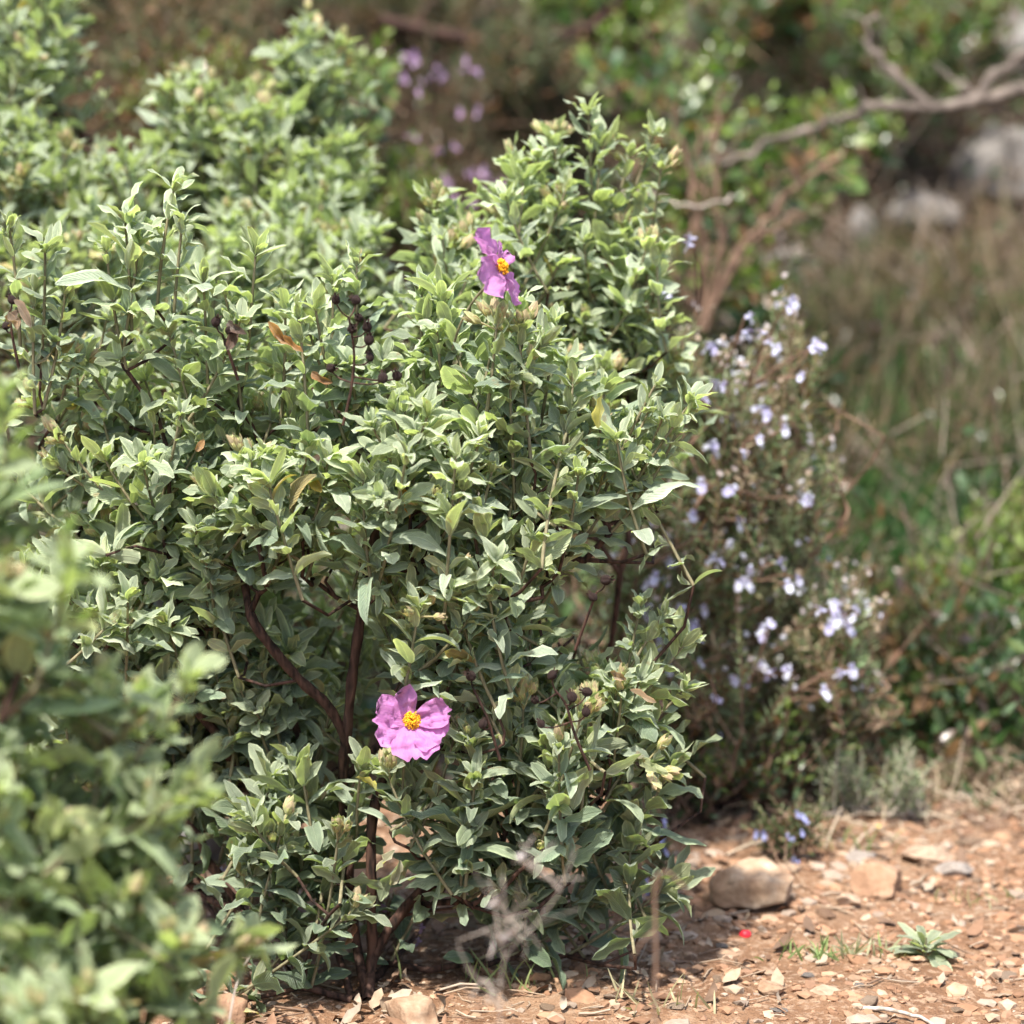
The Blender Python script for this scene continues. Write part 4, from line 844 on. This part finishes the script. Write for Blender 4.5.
near_extra = [(at(195, 690, 1.5), norm(np.array([0.55, -0.05, 0.65])), 0.075), (at(75, 575, 1.46), norm(np.array([0.3, 0, 0.8])), 0.07), (at(190, 800, 1.48), norm(np.array([0.7, 0, 0.35])), 0.06),
              (at(10, 400, 1.5), norm(np.array([0.1, 0, 1.0])), 0.05), (at(30, 650, 1.48), norm(np.array([0.3, -0.1, 0.8])), 0.07), (at(235, 965, 1.55), norm(np.array([0.8, 0, 0.1])), 0.05)]
shrub('rockrose_shrub', 'heavily blurred green shrub nearest the camera at the lower left corner', 'shrub',
      lob((-10, 640, 1.5, 60, 90, 0.06), (20, 800, 1.5, 85, 100, 0.08), (90, 880, 1.5, 75, 85, 0.07), (60, 990, 1.48, 120, 80, 0.09), (140, 820, 1.52, 45, 60, 0.04), (110, 720, 1.53, 40, 40, 0.04), (-40, 480, 1.5, 50, 60, 0.05), (170, 960, 1.5, 40, 60, 0.04)),
      72, None, 104, style(CISTUS, nu=5, nv=2, pdead=0.02, mature=[(0.21, 0.28, 0.13), (0.17, 0.24, 0.11), (0.27, 0.34, 0.18)], young=(0.48, 0.55, 0.33), L=0.041, W=0.018, node=0.014), M_CIS, length=0.08, root=near_root, extra=near_extra, buds=0.6, upw=0.8, shell=0.3, bias=0.25)

# ------------------------------------------------------------------ pink flowers (parts of the central shrub)
def petal_mesh(acc, base, d, nrm, L, W, rng, cup=0.3, crumple=0.0034, tint=(0.80, 0.30, 0.72), prof=(0.62, 0.22), bend=0.0, fold=0.0, nu=16, nv=12):
    a2 = Acc(); leaves(a2, base[None], d[None], nrm[None], L, W, bend=bend, fold=fold, wave=0.12, tint=tint, nu=nu, nv=nv, prof=prof, rng=rng)
    v = a2.v[0].astype(float); d = norm(d); nn = norm(nrm - d * (nrm @ d)); s = np.cross(d, nn); rel = v - base
    u = rel @ d / L; q = rel @ s / (W / 2)
    off = crumple * (fbm(np.stack([u * 3.2, q * 3.5, u * 0 + rng.rand() * 20], -1), 4, 0.6)) * np.clip(u * 2, 0, 1) + cup * W * 0.5 * (q ** 2 * 0.5) * np.clip(u * 2, 0, 1)
    v = v + off[:, None] * nn + (crumple * 0.7 * fbm(np.stack([u * 5, q * 5, u * 0 + rng.rand() * 9], -1), 3) * np.clip(u, 0, 1))[:, None] * d
    tt = np.array(tint)[None] * (0.86 + 0.22 * vnoise(np.stack([u * 2, q * 9, u * 0], -1)))[:, None]
    acc.add(v, a2.f[0], a2.uv[0], np.clip(tt, 0, 1))
M_ANTH = tint_mat('yellow_anther', 0.6, 900, 0.0004)
def big_flower(center, face, petals, stem_to, seed, parent, R=0.028, srad=0.0062):
    rng = np.random.RandomState(seed); face = norm(np.array(face, float)); ex = norm(np.cross(UP, face)) * 1.0; ey = np.cross(face, ex)
    if ex[0] < 0: ex, ey = -ex, ey
    o = bpy.data.objects.new('flower', None); COL.objects.link(o); o.parent = parent; o.location = Vector(center) - parent.location; o.empty_display_size = 0.02
    for ang, ln, wd, lift, bnd, fld in petals:
        a_ = math.radians(ang); r = math.cos(a_) * ex + math.sin(a_) * ey; d = norm(r + face * lift); nn = norm(face - r * lift * 0.8)
        a = Acc(); petal_mesh(a, center + r * 0.001 + face * rng.uniform(0, 0.0012), d, nn, R * ln, R * wd, rng, bend=bnd, fold=fld); a.build('petal', M_PINK, o, center)
    a = Acc()                                             # boss of stamens
    ico = TEMPL_BALL
    for k in range(260):
        u = rng.rand() ** 0.5; th = k * 2.39996; rr = srad * u; h = srad * (0.95 - 0.55 * u * u) + rng.normal(0, 0.0008)
        q = center + ex * rr * math.cos(th) + ey * rr * math.sin(th) + face * h
        a.add(ico[0] * 0.00046 * rng.uniform(0.8, 1.3) * np.array([1, 1, 1.4]) + q, ico[1], None, np.array([0.86, 0.42, 0.015]) * rng.uniform(0.75, 1.15))
        if k % 2 == 0: tube(a, [center + (q - center) * 0.1, q], 0.00016, 3, t=(0.75, 0.45, 0.03))
    a.build('stamens', M_ANTH, o, center)
    a = Acc()
    P, D, NN = [], [], []
    for k in range(5):
        a_ = k * 2 * PI / 5 + 0.4; r = math.cos(a_) * ex + math.sin(a_) * ey; P.append(center - face * 0.0015); D.append(r * 0.8 - face * 0.25); NN.append(face - r * 0.3)
    leaves(a, np.array(P), np.array(D), np.array(NN), 0.013, 0.009, bend=-0.5, fold=0.3, tint=(0.34, 0.33, 0.17), nu=6, nv=4, prof=(0.4, 0.7), rng=rng)
    a.build('sepals', M_BUD, o, center)
    a = Acc(); tube(a, smooth_path([center - face * 0.001] + [np.array(s) for s in stem_to], 5), 0.0009, 6); a.build('flower_stalk', M_SHOOT, o, center)
    return o
bm = bmesh.new(); bmesh.ops.create_icosphere(bm, subdivisions=1, radius=1.0)
TEMPL_BALL = (np.array([q.co[:] for q in bm.verts]), np.array([[q.index for q in g.verts] for g in bm.faces])); bm.free()
c1 = at(412, 721, 1.885)
big_flower(c1, (0.05, -0.95, 0.32), [(138, 0.92, 1.5, 0.20, 0.15, 0.05), (182, 1.12, 1.55, 0.28, 0.15, 0.05), (14, 1.12, 0.95, 0.28, 0.1, 0.4), (-32, 1.05, 1.25, 0.28, 0.15, 0.1), (-84, 1.15, 1.4, 0.30, 0.1, 0.05)],
           [at(408, 740, 1.90), at(404, 765, 1.92), at(402, 800, 1.935)], 201, main, R=0.0235, srad=0.0062)
c2 = at(499, 268, 1.90)
big_flower(c2, (0.85, -0.34, 0.42), [(132, 1.35, 0.8, 0.10, -0.1, 0.5), (195, 1.35, 1.3, -0.05, -0.1, 0.1), (-48, 1.3, 0.75, -0.05, -0.5, 0.3), (-100, 0.6, 0.5, -0.2, -0.3, 0.3), (45, 0.7, 0.8, 0.1, 0, 0.2)],
           [at(490, 282, 1.91), at(474, 300, 1.92), at(460, 325, 1.93), at(452, 350, 1.94)], 202, main, R=0.0235, srad=0.0056)

# ------------------------------------------------------------------ dry seed capsules
def capsule_mesh():
    a = Acc(); nu, nv = 9, 30; u = np.linspace(0.0, 1.0, nu)[:, None]; th = np.linspace(0, 2 * PI, nv, endpoint=False)[None]
    r = np.sin(PI * (0.04 + 0.86 * u ** 0.9)) ** 0.7 * (1 - 0.26 * np.abs(np.sin(2.5 * th)) ** 8 * (0.4 + 0.6 * u)); r = r * (1 - 0.45 * (u > 0.93))
    v = np.stack([r * np.cos(th) * 0.9, r * np.sin(th) * 0.9, (u * 2 - 1) * 1.0 + 0 * th], -1)
    i = np.arange(nu - 1)[:, None] * nv; j = np.arange(nv)[None]; j2 = (j + 1) % nv
    a.add(v, np.stack([i + j, i + j2, i + nv + j2, i + nv + j], -1).reshape(-1, 4), None, (0.026, 0.013, 0.010))
    for k in range(5):
        t_ = k * 2 * PI / 5; R = np.array([math.cos(t_), math.sin(t_), 0])
        leaves(a, (R * 0.45 + UP * 0.75)[None], (UP + R * 0.35)[None], (-R + UP * 0.3)[None], 0.75, 0.55, bend=-0.3, fold=0.4, tint=(0.05, 0.026, 0.018), nu=4, nv=2)
    ob = a.build('seed_capsule', M_LITTER); me = ob.data; bpy.data.objects.remove(ob); return me
ME_CAP = capsule_mesh(); rg = np.random.RandomState(91)
caps1 = [(336, 300), (356, 300), (352, 329), (367, 327), (369, 340), (370, 357), (331, 368), (383, 378), (397, 376), (359, 318)]
caps2 = [(606, 580), (593, 597), (552, 675), (572, 697), (587, 692), (541, 724), (586, 712), (535, 700), (471, 676), (483, 724)]
caps3 = [(12, 300), (6, 326), (216, 322), (230, 330)]
for grp, spine, Yd in ((caps1, [(343, 425), (350, 395), (354, 365), (353, 342), (349, 318)], 1.880), (caps2[:2], [(575, 650), (588, 615), (597, 592)], 1.87), (caps2[2:8], [(590, 770), (575, 735), (566, 705), (555, 690)], 1.865),
                       (caps2[8:], [(500, 760), (488, 720), (474, 690)], 1.865), (caps3[:2], [(22, 380), (14, 345), (9, 312)], 1.93), (caps3[2:], [(238, 380), (228, 350), (222, 334)], 1.90)):
    sp_ = smooth_path([at(x, y, Yd + 0.012 * (1 - k / len(spine)) ** 2) for k, (x, y) in enumerate(spine)], 5); a = Acc(); tube(a, sp_, np.linspace(0.0012, 0.0008, len(sp_)), 6)
    for x, y in grp:
        q = at(x, y, Yd + rg.normal(0, 0.004)); f = bpy.data.objects.new('seed_capsule', ME_CAP); COL.objects.link(f); f.parent = main
        f.location = Vector(q) - main.location; s = 0.0036 * rg.uniform(0.85, 1.15); f.scale = (s, s, s); f.rotation_euler = (rg.uniform(-0.4, 1.2), rg.normal(0, 0.6), rg.rand() * 6)
        dd = np.linalg.norm(sp_ - (q - UP * 0.006), axis=1); b = sp_[int(np.argmin(dd))]
        tube(a, smooth_path([b, b * 0.4 + q * 0.6 + np.array([0, 0, -0.003]), q + np.array([0, 0, -0.002])], 4), 0.0006, 5)
    a.build('capsule_stalk', M_BARK, main, sp_[0])
# withered and yellowing leaves of the central shrub
a = Acc(); rg = np.random.RandomState(92)
for x, y, dx, dz, c in [(268, 322, 0.5, -0.6, (0.50, 0.24, 0.05)), (14, 300, 0.5, -0.5, (0.30, 0.20, 0.14)), (20, 310, -0.5, -0.5, (0.22, 0.13, 0.09)), (8, 312, 0.2, -0.8, (0.34, 0.24, 0.17)), (228, 322, 0.6, -0.3, (0.10, 0.05, 0.035)), (238, 330, -0.3, -0.6, (0.12, 0.06, 0.04)), (275, 335, 0.6, -0.5, (0.45, 0.20, 0.05)), (312, 372, 0.6, -0.4, (0.30, 0.14, 0.05)), (398, 485, 0.3, -0.8, (0.62, 0.30, 0.04)), (204, 440, -0.4, -0.6, (0.45, 0.22, 0.07)),
                        (424, 590, 0.5, -0.6, (0.6, 0.36, 0.08)), (322, 492, -0.5, 0.5, (0.55, 0.40, 0.06)), (376, 790, -0.6, 0.5, (0.42, 0.40, 0.08)), (610, 672, 0.4, -0.7, (0.42, 0.26, 0.14)), (630, 690, 0.7, -0.4, (0.46, 0.30, 0.18)),
                        (598, 428, 0.1, 0.9, (0.50, 0.46, 0.10)), (345, 945, 0.3, 0.6, (0.20, 0.07, 0.03)), (400, 860, -0.2, -0.8, (0.50, 0.47, 0.33)), (395, 850, -0.5, -0.7, (0.50, 0.47, 0.30))]:
    leaves(a, at(x, y, 1.905)[None], np.array([[dx, rg.normal(0, 0.5), dz]]), np.array([[rg.normal(0, 0.6), -0.6, 0.5]]), rg.uniform(0.016, 0.024), rg.uniform(0.007, 0.010), bend=rg.normal(0, 0.9), fold=0.7, wave=0.6, twist=rg.normal(0, 0.6), tint=np.array(c) * 0.8, nu=7, nv=4, rng=rg)
a.build('withered_leaves', M_CIS, main, root_c[0])

# ------------------------------------------------------------------ small things on the soil
def rosette():
    b = hit(925, 965); o = thing('leafy_seedling', b, 'small grey green seedling with spreading oval leaves on bare soil', 'seedling'); rng = np.random.RandomState(95)
    a = Acc(); P, D, NN, L, T = [], [], [], [], []
    for k in range(21):
        th = k * 2.4 + rng.rand() * 0.4; el = math.radians(4 + 50 * (k / 21) + rng.normal(0, 6)); r = np.array([math.cos(th), math.sin(th), 0]); P.append(b + UP * (0.004 + 0.012 * k / 26) + r * 0.002)
        D.append(r * math.cos(el) + UP * math.sin(el)); NN.append(UP * math.cos(el) - r * math.sin(el)); L.append(rng.uniform(0.018, 0.030) * (1.1 - 0.35 * k / 26)); T.append(np.array([0.27, 0.31, 0.20]) * rng.uniform(0.75, 1.25))
    leaves(a, *map(np.array, (P, D, NN)), np.array(L), np.array(L) * rng.uniform(0.32, 0.5, len(L)), bend=rng.uniform(-1.0, -0.1, len(L)), fold=0.25, wave=0.15, tint=np.array(T), nu=7, nv=4, prof=(0.9, 0.5), rng=rng)
    a.build('leaves', M_CIS, o, b); a = Acc(); tube(a, [b - UP * 0.005, b + UP * 0.018], [0.0018, 0.0012], 6); a.build('stem', M_SHOOT, o, b)
    return o
rosette()
def grasslet(px, py, n, label, seed, h=0.02, tint=(0.22, 0.30, 0.12), spread=0.02):
    rng = np.random.RandomState(seed); b = hit(px, py); a = Acc(); P = b[None] + np.c_[rng.normal(0, spread, n), rng.normal(0, spread * 0.4, n), np.zeros(n)]
    leaves(a, P, UP[None] + rng.normal(0, 0.45, (n, 3)), rng.normal(0, 1, (n, 3)), rng.uniform(0.5, 1.2, n) * h, 0.0018, bend=rng.normal(0, 0.8, n), fold=0.3, tint=np.array(tint) * rng.uniform(0.7, 1.2, (n, 1)), nu=5, nv=1, prof=(0.15, 0.6), rng=rng)
    o = a.build('grass_tuft', M_GRASS, None, b); tag(o, label, 'grass tuft')
grasslet(835, 850, 24, 'sparse green sprouts on the soil in front of the silvery tufts', 100, 0.022, (0.20, 0.27, 0.11), 0.03)
grasslet(975, 905, 16, 'few pale grass wisps near the right edge behind the seedling', 105, 0.018, (0.34, 0.34, 0.20), 0.02)
grasslet(815, 958, 26, 'thin sprouting grass between the red berry and the seedling', 96)
grasslet(862, 955, 34, 'wispy grey grass tuft just left of the leafy seedling', 97, 0.018, (0.34, 0.34, 0.22))
grasslet(665, 1015, 20, 'pale grass wisps at the base of the upright dry stalk', 98, 0.03, (0.40, 0.36, 0.22), 0.02)
grasslet(500, 985, 30, 'fine green grass sprouts right of the central shrub foot', 99, 0.028, (0.24, 0.28, 0.12), 0.03)
# red berry
m, n_, l_, out = newmat('red_berry'); p = N(n_, 'ShaderNodeBsdfPrincipled'); p.inputs['Base Color'].default_value = (0.72, 0.02, 0.035, 1); p.inputs['Roughness'].default_value = 0.45; l_.new(p.outputs[0], out.inputs[0])
b = hit(745, 944); o = thing('red_berry', b, 'tiny bright red berry lying on the soil', 'berry')
bm = bmesh.new(); bmesh.ops.create_icosphere(bm, subdivisions=3, radius=1.0)
v = np.array([q.co[:] for q in bm.verts]); f = np.array([[q.index for q in g.verts] for g in bm.faces]); bm.free()
v = v * (1 + 0.06 * fbm(v * 2.0, 2)[:, None]); v[:, 2] *= 0.92; a = Acc(); a.add(v * 0.0045 + b + UP * 0.0042, f); a.build('fruit', m, o, b)
a = Acc(); leaves(a, np.repeat((b + UP * 0.0082)[None], 5, 0), np.array([[math.cos(k * 1.26), math.sin(k * 1.26), 0.1] for k in range(5)]), np.repeat(UP[None], 5, 0), 0.002, 0.001, bend=-0.5, tint=(0.2, 0.12, 0.05), nu=3, nv=2)
a.build('calyx', M_BUD, o, b)
m, n_, l_, out = newmat('yellow_petal'); p = N(n_, 'ShaderNodeBsdfPrincipled'); p.inputs['Base Color'].default_value = (0.75, 0.5, 0.03, 1); l_.new(p.outputs[0], out.inputs[0])
b = hit(877, 838); a = Acc(); leaves(a, np.repeat((b + UP * 0.008)[None], 7, 0), np.array([[math.cos(k * 0.9), math.sin(k * 0.9), 0.4] for k in range(7)]), np.repeat(UP[None], 7, 0), 0.004, 0.003, tint=(0.7, 0.5, 0.05), nu=3, nv=2)
tube(a, [b, b + UP * 0.008], 0.0006, 4); o = a.build('yellow_flower', m, None, b); tag(o, 'tiny yellow flower on the soil before the silvery tuft', 'flower')

# ------------------------------------------------------------------ blurred dry stalks in front
def near_branch(label, paths, mat, name='dry_stalk', seed=1, twigs=0, heads=()):
    rng = np.random.RandomState(seed); base = np.array(paths[0][0][0]); o = thing(name, base, label, 'stalk'); a = Acc()
    for pts, ra, rb in paths:
        q = smooth_path(pts, 6); tube(a, q, np.linspace(ra, rb, len(q)), 6)
        for k in range(twigs):
            i = rng.randint(2, len(q)); d = norm(rng.normal(0, 1, 3) + UP * 0.5); L = rng.uniform(0.01, 0.03); tube(a, [q[i], q[i] + d * L * 0.5 + rng.normal(0, 0.001, 3), q[i] + d * L], rb * 0.6, 5)
    a.build('stem', mat, o, base)
    if len(heads):
        a = Acc()
        for h in heads:
            for k in range(9): leaves(a, np.array(h)[None], norm(rng.normal(0, 1, 3) + UP * 0.3)[None], rng.normal(0, 1, 3)[None], 0.006, 0.002, bend=0.5, tint=(0.50, 0.45, 0.42), nu=3, nv=2, rng=rng)
        a.build('seed_head', M_LITTER, o, base)
    return o
Yn = 1.5
def gnd(px, Y): q = at(px, 1000, Y); return np.array([q[0], Y, gz(q[0], Y)])
near_branch('thin brown dry stalk standing blurred in front of the bare soil', [([gnd(655, Yn), at(655, 1024, Yn), at(656, 950, Yn), at(655, 885, Yn), at(661, 872, Yn)], 0.0012, 0.0011), ([at(657, 890, Yn), at(664, 872, Yn), at(675, 878, Yn), at(700, 905, Yn)], 0.0010, 0.0006),
             ([at(655, 930, Yn), at(640, 945, Yn), at(632, 960, Yn)], 0.0008, 0.0005)], M_TWIG, seed=301)
near_branch('blurred silvery grey dry twig with seed heads before the central shrub', [
    ([gnd(500, Yn), at(500, 1030, Yn), at(505, 960, Yn), at(535, 925, Yn), at(560, 890, Yn), at(575, 850, Yn)], 0.0004, 0.0003), ([at(505, 960, Yn), at(498, 930, Yn), at(495, 905, Yn)], 0.0007, 0.0005), ([at(520, 940, Yn), at(512, 920, Yn), at(505, 925, Yn)], 0.0007, 0.0005),
    ([at(560, 890, Yn), at(540, 870, Yn), at(520, 860, Yn)], 0.001, 0.0006), ([at(500, 1010, Yn), at(485, 980, Yn), at(470, 1000, Yn)], 0.0008, 0.0005)], M_DRYTWIG, seed=302, twigs=9,
    heads=[at(495, 903, Yn), at(508, 935, Yn), at(493, 950, Yn), at(520, 860, Yn)])
near_branch('slanting straw yellow grass stem crossing the lower left corner', [([gnd(215, 1.7), at(235, 990, 1.72), at(262, 940, 1.74)], 0.0008, 0.0005)], M_DRYTWIG, name='straw_stem', seed=303)
